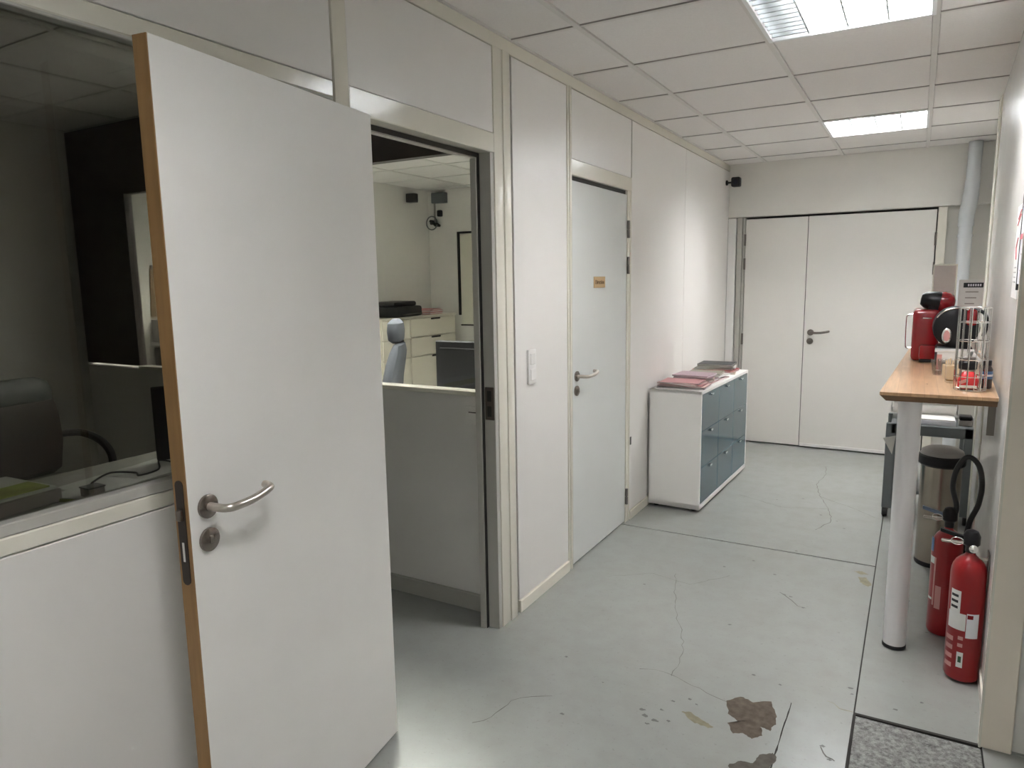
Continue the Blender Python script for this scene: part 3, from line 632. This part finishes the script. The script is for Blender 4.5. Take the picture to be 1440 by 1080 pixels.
# ================================================================= BACK WALL AND DOUBLE DOOR
wb = struct('wall_back', 'white end wall with bulkhead above the double door', 'wall')
part('bulkhead', wb, (XL-.1, .60, YB, 6.80, 2.028, 2.60), m=PLASTER, bev=.003)
part('wall_face', wb, (.165, .62, 6.62, 6.82, 0, 2.03), m=PLASTER)
part('wall_face', wb, (.62, 1.75, 6.4, 6.8, 0, 2.6), m=PLASTER)
part('cover_strip', wb, (-1.505, -1.435, YB-.005, 6.60, 0, 2.022), m=PLASW, bev=.004)
part('backing', wb, (-1.56, .165, 6.61, 6.75, 0, 2.03), m=DARK)
d3 = struct('door_3', 'wide white double door closing the end of the corridor', 'door')
part('door_frame', d3, (-1.428, -1.385, YB+.012, 6.62, 0, 2.025), (-1.382, -1.362, YB+.03, 6.62, 0, 2.022), m=FRAMEG, bev=.002)
part('door_frame', d3, (.102, .165, YB+.020, 6.62, 0, 2.025), m=CREAM, bev=.002)
YD = YB+.030
MB().box(-1.358, -.846, YD+.006, YD+.045, .012, 2.008, LEAF3, .0015).build('door_leaf', d3)
ml = MB().box(-.840, .094, YD, YD+.04, .012, 2.008, LEAF3, .0015).build('door_leaf', d3)
part('kick_strip', d3, (-.838, .092, YD-.010, YD, .012, .038), m=PLASW, bev=.002)
part('meeting_strip', d3, (-.8455, -.8405, YD+.01, YD+.03, .012, 2.008), m=DARK)
lever('door_handle', d3, Matrix.Translation((-.786, YD, 1.022)), mt=STEELD)
for z in (.25, .95, 1.62, 1.83): MB().lathe([(.009, -.05), (.009, .05)], STEELD, c=(-1.362, YD-.002, z), n=10).build('hinge', d3)
for z in (.25, 1.55, 1.78): MB().lathe([(.009, -.05), (.009, .05)], STEELD, c=(.098, YD-.004, z), n=10).build('hinge', d3)
# surveillance camera
cc = thing('security_camera', 'small black camera high in the left corner of the end wall', 'camera', (XL, 6.40, 2.318))
MB().lathe([(.022, 0), (.022, .012), (.016, .016)], BLACK, M=Matrix.Rotation(R(90), 4, 'Y'), n=16).build('mount', cc)
MB().tube([(.01, 0, 0), (.05, -.005, .0), (.065, -.01, -.005)], .008, BLACK, 8).build('arm', cc)
MB().box(.05, .125, -.05, .03, -.04, .04, BLACK, .014, seg=3).build('body', cc)
MB().lathe([(.022, 0), (.022, .004)], SCREEN, M=Matrix.Translation((.088, -.05, 0)) @ Matrix.Rotation(R(90), 4, 'X'), n=16).build('lens', cc)
# drain pipe
pi_ = thing('drain_pipe', 'pale grey plastic drain pipe with sleeve joints in the far right corner', 'pipe', (.285, 6.43, 0))
MB().tube([(0, .02, 0), (0, .02, 1.90)], .047, PIPE, 24).build('lower_tube', pi_)
MB().tube([(0, .02, 1.86), (0, .02, 1.95), (.012, .015, 2.03), (.018, .012, 2.10)], .053, PIPE, 24).build('elbow', pi_)
MB().tube([(.018, .012, 2.08), (.022, .010, 2.20)], .050, PIPE, 24).build('sleeve', pi_)
MB().tube([(.022, .010, 2.19), (.026, .008, 2.478)], .046, PIPE, 24).build('upper_tube', pi_)
MB().tube([(0, .02, 1.78), (0, .02, 1.80)], .052, PIPE, 24).build('clamp', pi_)

# ================================================================= RIGHT WALL
def rx(y): return .285+.030*(y-2.9)
wr = struct('wall_right', 'glossy white plaster wall along the right of the corridor', 'wall')
MB().prism([(rx(2.56), 2.56), (rx(4.96), 4.96), (.60, 4.96), (.60, 2.56)], 0, H, GLOSSW).build('wall_face', wr)
MB().prism([(.47, 4.96), (.47, 6.62), (.60, 6.62), (.60, 4.96)], 0, H, PLASTER).build('wall_face', wr)
tag(MB().box(.2565, .345, 2.535, 2.56, 0.0, H-.001, TAUPE, .003).build('end_post', wr), 'taupe end face of the wall')
part('corner_bead', wr, (.2565, .263, 2.533, 2.545, 0.0, 2.47), m=CREAM)
part('cover_strip', wr, (rx(4.96)-.012, rx(4.96)+.012, 4.93, 4.965, 0, 2.478), m=CREAM, bev=.003)
part('cover_strip', wr, (rx(4.86)-.010, rx(4.86)+.012, 4.84, 4.885, 0, 2.478), m=CREAM, bev=.003)
part('cover_strip', wr, (rx(4.2)-.008, rx(4.2)+.012, 4.18, 4.24, 0, 1.03), m=CREAM, bev=.003)
part('wall_face', wr, (.345, 1.72, 2.60, 2.66, .32, H), m=PANELG)
part('wall_kick', wr, (.345, 1.72, 2.585, 2.66, .07, .32), m=KICK)
part('baseboard', wr, (.345, 1.72, 2.575, 2.66, 0, .07), m=CREAM)
wn = struct('wall_near', 'white wall on the camera side of the room', 'wall')
part('wall_face', wn, (1.60, 1.72, -2.65, 2.6, 0, 2.6), m=PLASTER)
part('wall_face', wn, (XL, 1.72, -2.75, -2.6, 0, 2.6), m=PLASTER)
bs = struct('baseboard_right', 'cream skirting strip along the right wall', 'baseboard')
MB().prism([(rx(2.56)-.006, 2.56), (rx(4.93)-.006, 4.93), (rx(4.93)+.01, 4.93), (rx(2.56)+.01, 2.56)], 0, .06, CREAM).build('skirting', bs)
# notices on the right wall
WA = math.atan(.030)
def wallM(y, z): return Matrix.Translation((rx(y)-.001, y, z)) @ Matrix.Rotation(-WA, 4, 'Z')
n1 = thing('wall_notice', 'white paper notice with red and black marks on the right wall', 'poster', (0, 0, 0)); n1.matrix_world = wallM(2.92, 1.60)
MB().box(-.003, 0, -.12, .12, -.17, .14, PAPER).build('sheet', n1)
b = MB()
for k, (y0, z0, y1, z1) in enumerate([(-.04, .12, .06, .095), (-.04, .105, .07, .075), (.0, .03, .05, .0), (.05, .0, .02, -.04)]):
    b.tube([(-.0035, y0, z0), (-.0035, y1, z1)], .0022, REDSTR, 5)
b.build('red_marks', n1)
b = MB()
for k in range(4): b.box(-.0045, -.003, .0, .07+.01*(k % 2), -.07-.016*k, -.066-.016*k, GREYL)
b.build('text_lines', n1)
n2 = thing('framed_notice', 'black-edged poster with a magenta band at the right edge of the photo', 'poster', (0, 0, 0)); n2.matrix_world = wallM(2.68, 1.62)
MB().box(-.006, 0, -.11, .11, -.14, .14, PAPERB).build('sheet', n2)
MB().box(-.008, .0, .110, .114, -.16, .145, INK).box(-.008, 0, -.11, .114, .142, .145, INK).build('frame', n2)
MB().box(-.0075, -.006, -.11, .107, .0, .016, REDSTR).build('colour_band', n2)
b = MB()
for k in range(4): b.box(-.0072, -.006, -.10, .04-.02*(k % 2), -.045-.025*k, -.050-.025*k, GREYL)
b.build('text_lines', n2)

# ================================================================= FILING CABINET AND MAGAZINES
fc = thing('filing_cabinet', 'low white cabinet with nine glossy teal drawers against the left partition', 'cabinet', (-1.49, 4.39, 0), rz=R(-2.0))
W_, D_, HT = .345, 1.20, .797
MB().box(0, W_, 0, .018, .02, HT, CABW, .001).box(0, W_, D_-.018, D_, .02, HT, CABW, .001).box(0, W_, 0, D_, HT-.02, HT, CABW, .001).box(0, W_, 0, D_, .02, .05, CABW, .001).box(0, .01, 0, D_, .02, HT, CABW).build('body', fc)
MB().box(W_-.026, W_-.014, .018, D_-.018, .05, HT-.02, DARKB).build('inner_front', fc)
for c in range(3):
    for r in range(3):
        y0 = .024+c*.3845; z0 = .055+(2-r)*.2405
        dr = MB().box(W_-.013, W_+.0, y0, y0+.381, z0, z0+.2385, TEAL, .0015).build('drawer', fc)
        MB().box(W_, W_+.014, y0+.1905-.02, y0+.1905+.02, z0+.212, z0+.226, CHROME, .003).build('pull', dr)
for y in (.05, D_-.05):
    for x in (.04, W_-.05): MB().lathe([(.018, 0), (.018, .02)], BLACK, c=(x, y, 0), n=12).build('foot', fc)
zt = HT+.0005
pile([6, 1, 0, 1, 0], 'the front pile on the teal-drawer cabinet', -1.315, 4.56, zt, .30, .21, R(-3), 'magazines on the teal-drawer cabinet', .008, .008)
pile([0, 2, 7, 2, 8], 'the second pile on the teal-drawer cabinet', -1.30, 4.80, zt, .27, .21, R(5), 'magazines on the teal-drawer cabinet', .010, .012)
pile([1, 8, 5, 4], 'the third pile on the teal-drawer cabinet', -1.28, 5.03, zt, .27, .20, R(-6), 'magazines on the teal-drawer cabinet', .009, .012)
pile([7, 5, 3, 4, 5, 4, 6], 'the tall back pile on the teal-drawer cabinet', -1.29, 5.33, zt, .29, .21, R(2), 'magazines on the teal-drawer cabinet', .011, .01)

# ================================================================= HIGH TABLE
tb = thing('high_table', 'high oak worktop fixed to the right wall on one round white leg', 'table', (0, 0, 0))
def tx(y): return -.104+.044*(y-2.995)
ZT = 1.072
YE = 4.80
MB().prism([(tx(2.995), 2.995), (rx(2.995)-.014, 3.005), (rx(YE)-.006, YE), (tx(YE), YE)], ZT-.012, ZT, WOOD).build('worktop', tb)
b = MB(); vs = [(tx(2.995)+.001, 2.996, ZT-.012), (rx(2.995)-.015, 3.006, ZT-.012), (rx(YE)-.007, YE-.001, ZT-.012), (tx(YE)+.001, YE-.001, ZT-.012),
                (tx(2.995)+.022, 3.018, ZT-.036), (rx(2.995)-.015, 3.028, ZT-.036), (rx(YE)-.007, YE-.001, ZT-.036), (tx(YE)+.022, YE-.001, ZT-.036)]
b.add(vs, [(0, 3, 2, 1), (4, 5, 6, 7), (0, 1, 5, 4), (1, 2, 6, 5), (2, 3, 7, 6), (3, 0, 4, 7)], WOODE); tag(b.build('underside', tb), 'dark bevelled underside')
lg = MB().lathe([(.041, .012), (.041, ZT-.04)], LEGW, c=(.000, 3.115, 0), n=32).build('leg', tb)
MB().lathe([(.040, 0), (.044, .003), (.044, .012), (.041, .016)], BLACK, c=(.000, 3.115, 0), n=32).build('foot', lg)
MB().lathe([(.055, 0), (.055, .006)], GREYM, c=(.0, 3.115, ZT-.042), n=24).build('mounting_plate', lg)
part('wall_bracket', tb, (rx(3.3)-.03, rx(3.3)-.004, 3.28, 3.31, .88, ZT-.037), m=STEELD)
part('wall_bracket', tb, (rx(4.5)-.03, rx(4.5)-.006, 4.48, 4.51, .88, ZT-.037), m=STEELD)
MB().lathe([(.0035, 0), (.0035, .0005)], INK, c=(.055, 3.28, ZT+.0003), n=10).build('knot', tb)

# --- red coffee machine
cm = thing('coffee_machine', 'dark red capsule coffee machine with round black and red head', 'coffee machine', (.04, 4.235, ZT+.0005))
MB().box(-.055, .065, -.10, .16, 0, .262, REDM, .022, seg=3).build('body', cm)
MB().box(-.018, .062, -.155, -.095, .012, .085, REDM, .012, seg=2).build('drip_tray', cm)
MB().box(-.016, .060, -.158, -.03, 0, .013, BLACK, .003).build('base', cm)
hd = MB().lathe([(.002, -.085), (.030, -.082), (.044, -.065), (.052, -.03), (.058, .0), (.056, .02)], BLACK, M=Matrix.Translation((.050, -.03, .300)) @ Matrix.Rotation(R(100), 4, 'Y') @ Matrix.Scale(.9, 4) , n=24).build('head', cm)
MB().lathe([(.058, .012), (.062, .025), (.060, .05), (.048, .072), (.025, .085), (.002, .088)], REDM, M=Matrix.Translation((.050, -.03, .300)) @ Matrix.Rotation(R(100), 4, 'Y') @ Matrix.Scale(.9, 4), n=24).build('dome', cm)
MB().box(.01, .06, -.07, .02, .245, .30, BLACK, .012, seg=2).build('head_neck', cm)
MB().tube(smooth_path([(-.052, -.02, .235), (-.08, -.02, .228), (-.085, -.02, .20), (-.083, -.02, .09), (-.078, -.02, .06), (-.052, -.02, .058)], 5), .0035, CHROME, 8).build('bail_handle', cm)
MB().box(-.01, .03, -.101, -.098, .215, .222, CHROME, .001).build('badge', cm)
# --- black coffee maker
bk = thing('coffee_maker', 'round black coffee maker with silver rim beside the red machine', 'coffee machine', (.175, 3.955, ZT+.0005))
MB().box(-.085, .065, -.06, .12, 0, .10, BLACK, .015, seg=2).build('base', bk)
MB().lathe([(.080, -.06), (.094, -.052), (.096, -.03), (.096, .10), (.08, .115)], BLACK, M=Matrix.Translation((-.008, .0, .188)) @ Matrix.Rotation(R(90), 4, 'X') @ Matrix.Scale(-1, 4, (0, 0, 1)), n=32).build('drum', bk)
MB().tube(arc((-.008, .188), .093, 20, 150, 18, base=(0, -.058, 0)), .0035, CHROME, 8).build('rim', bk)
MB().lathe([(.034, 0), (.036, .006), (.030, .010)], CHROME, M=Matrix.Translation((-.045, -.060, .150)) @ Matrix.Rotation(R(90), 4, 'X') @ Matrix.Scale(.55, 4, (1, 0, 0)), n=24).build('gauge_ring', bk)
MB().lathe([(.027, 0), (.026, .012)], PINKL, M=Matrix.Translation((-.045, -.062, .150)) @ Matrix.Rotation(R(90), 4, 'X') @ Matrix.Scale(.5, 4, (1, 0, 0)), n=24).build('gauge_window', bk)
MB().tube(smooth_path([(.055, -.03, .27), (.095, -.04, .26), (.112, -.04, .21), (.10, -.04, .15)], 6), .008, BLACK, 8).build('handle', bk)
MB().box(.03, .07, -.07, -.02, .20, .275, REDM, .008).build('red_switch', bk)
# --- white tray box of sachets
tx1 = thing('sachet_box', 'shallow white printed box in front of the coffee maker', 'box', (.155, 3.80, ZT+.0005), rz=R(-2))
MB().box(-.060, .075, -.05, .05, 0, .085, PAPER, .001).build('carton', tx1)
MB().box(-.070, .085, -.052, .052, .0855, .094, PLASW, .001).build('lid', tx1)
b = MB()
for k in range(3): b.box(-.045+.035*k, -.02+.035*k, -.0512, -.05, .03, .04, GREYL)
MB().v; b.build('print', tx1)
MB().box(-.06, -.04, -.0515, -.05, .005, .075, PINKL).build('pink_corner', tx1)
# --- cups
for k, (x, y, n_) in enumerate([(.098, 3.60, 3), (.125, 3.70, 2)]):
    cu = thing('plastic_cup', ['clear plastic cups nested beside the stirrers', 'clear plastic cups nested behind the first stack'][k], 'cup', (x, y, ZT+.0005))
    for q in range(n_):
        MB().lathe([(.020, 0), (.021, .002), (.029, .055), (.031, .056), (.030, .057), (.028, .055), (.0195, .004), (.002, .004)], CLEARP, c=(0, 0, .006*q), n=20).build('cup', cu)
st = thing('stirrer_box', 'beige box of wooden stirrers on the oak worktop', 'box', (.145, 3.52, ZT+.0005), rz=R(8))
MB().box(-.03, .03, -.03, .03, 0, .055, STIR, .002).build('carton', st)
b = MB()
for k in range(7): b.box(-.024+.008*k, -.020+.008*k, -.006+.003*(k % 3), .0+.003*(k % 3), .054, .075+.004*(k % 3), STIR)
b.build('stirrers', st)
gl = thing('drinking_glass', 'small clear tumbler between stirrer box and wire rack', 'glass', (.145, 3.36, ZT+.0005))
MB().lathe([(.024, 0), (.028, .003), (.031, .075), (.029, .075), (.026, .008), (.002, .008)], CLEARP, n=20).build('wall', gl)
MB().lathe([(.0255, .0085), (.026, .014)], mat('coffee_stain', (.30, .19, .09), .4), n=20).build('contents', gl)
# --- wire rack
wk = thing('wire_rack', 'round chrome wire rack of capsules at the near end of the worktop', 'rack', (.192, 3.165, ZT+.0005))
Rr = .052
for z in (.004, .055, .12, .19, .26, .315): MB().tube([(Rr*math.cos(2*math.pi*k/28), Rr*math.sin(2*math.pi*k/28), z) for k in range(28)], .0018, CHROME, 6, closed=True).build('ring', wk)
for k in range(14):
    a = 2*math.pi*k/14; MB().tube([(Rr*math.cos(a), Rr*math.sin(a), .004), (Rr*math.cos(a), Rr*math.sin(a), .315)], .0018 if k % 2 else .0026, CHROME, 6).build('wire', wk)
b = MB()
for k in range(5): b.tube([(-Rr, 0, .004), (Rr, 0, .004)], .0015, CHROME, 5, M=Matrix.Rotation(R(36*k), 4, 'Z'))
b.build('bottom_grid', wk)
ck = thing('red_capsule_bag', 'bright red coffee packet at the bottom of the wire rack', 'packet', (.185, 3.150, ZT+.008))
cushion([(0, .020, 0, .010), (.008, .033, 0, .022), (.035, .034, 0, .024), (.055, .026, 0, .016), (.066, .016, 0, .004)], ck, 'packet', REDB)
MB().box(-.028, .028, -.027, -.0225, .006, .016, PAPER, .001).build('white_band', ck)
MB().box(-.016, .014, -.0275, -.0235, .028, .040, PINKL, .001, M=Matrix.Rotation(R(-25), 4, 'Y')).build('emblem', ck)
jr = thing('black_jar', 'small black jar resting above the red packet in the wire rack', 'jar', (.183, 3.175, ZT+.078))
MB().lathe([(.022, 0), (.030, .004), (.031, .03), (.026, .036)], BLACK, n=20).build('jar', jr); MB().lathe([(.028, .036), (.028, .046), (.02, .05)], STEELD, n=20).build('lid', jr)
ec = thing('white_cup', 'white cup tipped on its side in the right half of the wire rack', 'cup', (.215, 3.20, ZT+.105), rz=R(20))
MB().lathe([(.012, 0), (.016, .002), (.022, .036), (.0235, .042), (.021, .04), (.014, .005), (.002, .004)], PLASW, M=Matrix.Rotation(R(-55), 4, 'Y'), n=20).build('bowl', ec)
MB().tube(arc((0, 0), .010, 0, 180, 8, base=(0, 0, 0)), .0025, PLASW, 6, M=Matrix.Translation((0, 0, .026))).build('handle', ec)
mj = thing('coffee_jar', 'dark glass coffee jar with a blue and white label against the wall', 'jar', (.247, 3.245, ZT+.0005))
MB().lathe([(.018, 0), (.0225, .003), (.0225, .075), (.016, .085), (.016, .09)], DARKB, n=20).build('jar', mj)
MB().lathe([(.0228, .038), (.0228, .068)], BLUEL, n=20).build('label', mj); MB().lathe([(.0232, .048), (.0232, .056)], PAPERB, n=20).build('label_band', mj)
MB().lathe([(.017, .09), (.017, .108), (.015, .11)], BLACK, n=20).build('cap', mj)
# --- stands at the far end
ds = thing('display_board', 'blank pale board with cream frame standing behind the red coffee machine', 'board', (.130, 4.70, ZT+.0005))
MB().box(-.058, .052, 0, .010, .004, .485, mat('board_pink', (.62, .56, .53), .4), .001).build('panel', ds)
MB().box(-.062, -.055, -.003, .013, 0, .492, CREAM, .001).box(.049, .056, -.003, .013, 0, .492, CREAM, .001).box(-.062, .056, -.003, .013, .483, .492, CREAM, .001).build('frame', ds)
MB().box(-.05, .045, .011, .05, 0, .02, PLASW, .002).build('foot', ds)
dc = thing('menu_card', 'white card with a black lettered header strip standing at the far worktop end', 'sign', (.252, 4.62, ZT+.0005))
MB().box(-.058, .058, 0, .006, .002, .405, PAPER, .0005).build('card', dc)
MB().box(-.036, .056, -.002, -.0002, .362, .388, INK, .0003).build('header_strip', dc)
b = MB()
for k in range(6): b.box(-.016+.011*k, -.009+.011*k, -.003, -.0021, .369, .381, PAPERB)
b.build('header_marks', dc)
b = MB()
for k in range(9): b.box(-.025, .035-.008*(k % 3), -.0015, -.0003, .335-.032*k, .341-.032*k, GREYL)
b.build('text_lines', dc)
MB().box(-.05, .05, .0065, .05, 0, .015, PLASW, .002).build('foot', dc)

# ================================================================= UNDER THE TABLE
ct = thing('metal_trolley', 'dark grey metal trolley on casters loaded with paper under the worktop', 'trolley', (.12, 4.86, 0))
HW = .215
for sx in (-1, 1):
    for sy in (-.0, .36):
        l_ = MB().box(sx*HW-(.045 if sx > 0 else .026), sx*HW+.030, sy, sy+.03, .055, .60, GREYM, .004).build('leg', ct)
        MB().box(sx*HW-.014, sx*HW+.014, sy+.004, sy+.026, .045, .06, STEELD).build('fork', l_)
        MB().lathe([(.022, -.016), (.027, -.012), (.027, .012), (.022, .016)], RUBBER, M=Matrix.Translation((sx*HW-.006, sy+.012, .028)) @ Matrix.Rotation(R(90), 4, 'Y'), n=16).build('caster', l_)
part('front_rail', ct, (-HW, HW, 0, .02, .535, .60), m=GREYM, bev=.004)
part('shelf', ct, (-HW, HW, .02, .37, .585, .60), m=GREYM)
part('lower_shelf', ct, (-HW, HW, .02, .37, .16, .18), m=GREYM)
MB().prism([(-.035, 0), (.035, .02), (.02, -.10)], -.004, .004, FRAMEG, M=Matrix.Translation((-HW-.005, -.01, .505)) @ Matrix.Rotation(R(90), 4, 'X')).build('side_flap', ct)
pps = thing('paper_stack', 'thick stack of white paper on top of the grey trolley', 'paper', (.09, 4.89, .6005))
MB().box(-.13, .155, .0, .25, 0, .028, PAPERB, .001).build('ream', pps); MB().box(-.12, .15, .005, .25, .029, .036, PAPER, .001).build('loose_sheets', pps)
pt = thing('letter_tray', 'white plastic letter tray above the trolley behind the table leg', 'tray', (.06, 5.06, .6375))
MB().box(-.16, .20, 0, .16, 0, .004, PLASW).box(-.165, -.16, -.0, .16, 0, .10, PLASW).box(.2, .205, 0, .16, 0, .10, PLASW).box(-.22, .20, -.01, .16, .10, .112, PLASW, .002).build('shell', pt)
MB().box(-.15, .19, .0, .15, .0045, .06, PANELG, .001).build('papers', pt)
hp = thing('hole_punch', 'small black device on the right of the trolley', 'punch', (.295, 4.93, .6005))
MB().box(-.035, .035, -.0, .07, .0, .035, GREYL, .003).build('base', hp); MB().box(-.035, .035, 0, .07, .036, .062, BLACK, .006).build('lever', hp)
# bin
bn = thing('pedal_bin', 'round brushed steel pedal bin with black rim under the worktop', 'bin', (.160, 4.16, 0))
MB().lathe([(.092, 0), (.095, .006), (.095, .025)], BLACK, n=36).build('base', bn)
MB().lathe([(.093, .025), (.093, .545)], BINM, n=36).build('body', bn)
MB().lathe([(.098, .535), (.107, .545), (.108, .585), (.100, .592)], BLACK, n=36).build('rim', bn)
MB().lathe([(.100, .590), (.094, .612), (.07, .626), (.03, .632), (.003, .633)], GREYL, n=36).build('lid', bn)
MB().box(-.02, .02, -.13, -.085, .006, .018, BLACK, .003).build('pedal', bn)

def extinguisher(loc, label, r, hb, rz=0, hang=False):
    e = thing('fire_extinguisher', label, 'extinguisher', loc, rz, group=None)
    prof = [(r*.80, 0), (r*.92, .004), (r, .016), (r, hb-.060), (r*.975, hb-.045), (r*.90, hb-.028), (r*.76, hb-.012), (r*.56, hb+.001), (r*.36, hb+.010), (r*.28, hb+.016), (r*.28, hb+.03)]
    MB().lathe(prof, RED, n=36).build('cylinder', e)
    MB().lathe([(.015, hb+.02), (.018, hb+.024), (.018, hb+.045), (.022, hb+.048), (.022, hb+.075), (.014, hb+.08)], BLACK, n=18).build('valve', e)
    MB().lathe([(.020, hb+.045), (.028, hb+.055), (.028, hb+.085), (.020, hb+.102), (.008, hb+.108)], BLACK, n=18).build('valve_cap', e)
    MB().box(-.095, .012, -.009, .009, hb+.048, hb+.058, STEEL, .003, M=Matrix.Translation((0, 0, -0.0)) ).build('carry_handle', e)
    MB().prism([(.015, hb+.075), (-.03, hb+.082), (-.10, hb+.10), (-.10, hb+.088), (-.03, hb+.068), (.015, hb+.06)], -.008, .008, BLUEG if not hang else BLACK, M=Matrix.Rotation(R(90), 4, 'X')).build('squeeze_lever', e)
    MB().tube([(.020*math.cos(2*math.pi*k/14)-.045, -.014, hb+.062+.014*math.sin(2*math.pi*k/14)) for k in range(14)], .002, CHROME, 6, closed=True).build('safety_ring', e)
    MB().tube([(-.045, -.014, hb+.062), (.01, -.012, hb+.062)], .002, CHROME, 6).build('safety_pin', e)
    return e
def wrap(e, r, a0, a1, z0, z1, m_, name, off=.0007):
    n = max(2, int(abs(a1-a0)/8)); vs = []
    for i in range(n+1):
        a = R(a0+(a1-a0)*i/n); vs += [((r+off)*math.cos(a), (r+off)*math.sin(a), z0), ((r+off)*math.cos(a), (r+off)*math.sin(a), z1)]
    return MB().add(vs, [(2*i, 2*i+2, 2*i+3, 2*i+1) for i in range(n)], m_, True).build(name, e)
r1 = .058
e1 = extinguisher((.2265, 2.975, .006), 'near red fire extinguisher with white labels hanging on the end of the wall', r1, .470, rz=R(0), hang=True)
wrap(e1, r1, -150, -112, .27, .355, PAPER, 'label'); wrap(e1, r1, -155, -92, .205, .27, PAPER, 'label', .0009)
wrap(e1, r1, -90, -50, .18, .275, PAPERB, 'inspection_tag', .0016); wrap(e1, r1, -88, -70, .255, .270, REDM, 'tag_mark', .0022)
wrap(e1, r1, -112, -92, .06, .12, PAPER, 'round_label', .0012); wrap(e1, r1, -107, -97, .08, .104, mat('green_mark', (.03, .10, .05), .5), 'round_mark', .0018)
for k in range(4): wrap(e1, r1, -160, -128, .05+.035*k, .068+.035*k, PINKL, 'text_mark', .0008)
for k in range(2): wrap(e1, r1, -112, -96, .14+.028*k, .154+.028*k, PINKL, 'pictogram', .0013)
for k in range(3): wrap(e1, r1, -146, -120, .285+.022*k, .295+.022*k, INK, 'letter_mark', .0012)
MB().box(.0, .054, -.004, .004, .470, .476, STEEL).build('hanging_arm', e1); MB().box(.054, .0575, -.03, .03, .36, .50, STEELD).build('wall_plate', e1)
MB().lathe([(.010, 0), (.0145, .003), (.0145, .010), (.010, .012)], CHROME, M=Matrix.Translation((.006, -.020, .512)) @ Matrix.Rotation(R(80), 4, 'X'), n=18).build('gauge', e1)
r3 = .057
e2 = extinguisher((.172, 3.34, .0), 'farther red fire extinguisher with blue lever and black hose loop beside the table leg', r3, .445, rz=R(0))
wrap(e2, r3, -175, -150, .36, .42, BLUEL, 'blue_label'); wrap(e2, r3, -168, -140, .31, .34, PAPER, 'label'); wrap(e2, r3, -140, -132, .13, .34, PINKL, 'text_mark')
wrap(e2, r3, -128, -105, .12, .22, PINKL, 'text_mark'); wrap(e2, r3, -168, -142, .15, .16, PAPER, 'label')
MB().tube(smooth_path([(.012, 0, .50), (.020, .0, .56), (.002, .0, .64), (.012, .0, .72), (.045, .0, .772), (.083, .0, .745), (.101, .0, .67), (.095, .0, .58), (.070, .0, .50), (.060, -.0, .40), (.060, 0, .25)], 6), .0105, RUBBER, 12).build('hose', e2)
MB().tube([(.060, 0, .26), (.060, 0, .16)], [.013, .017], BLACK, 12).build('nozzle', e2)

# every empty-parented part keeps its place (parents were set with identity inverse)
bpy.context.view_layer.update()
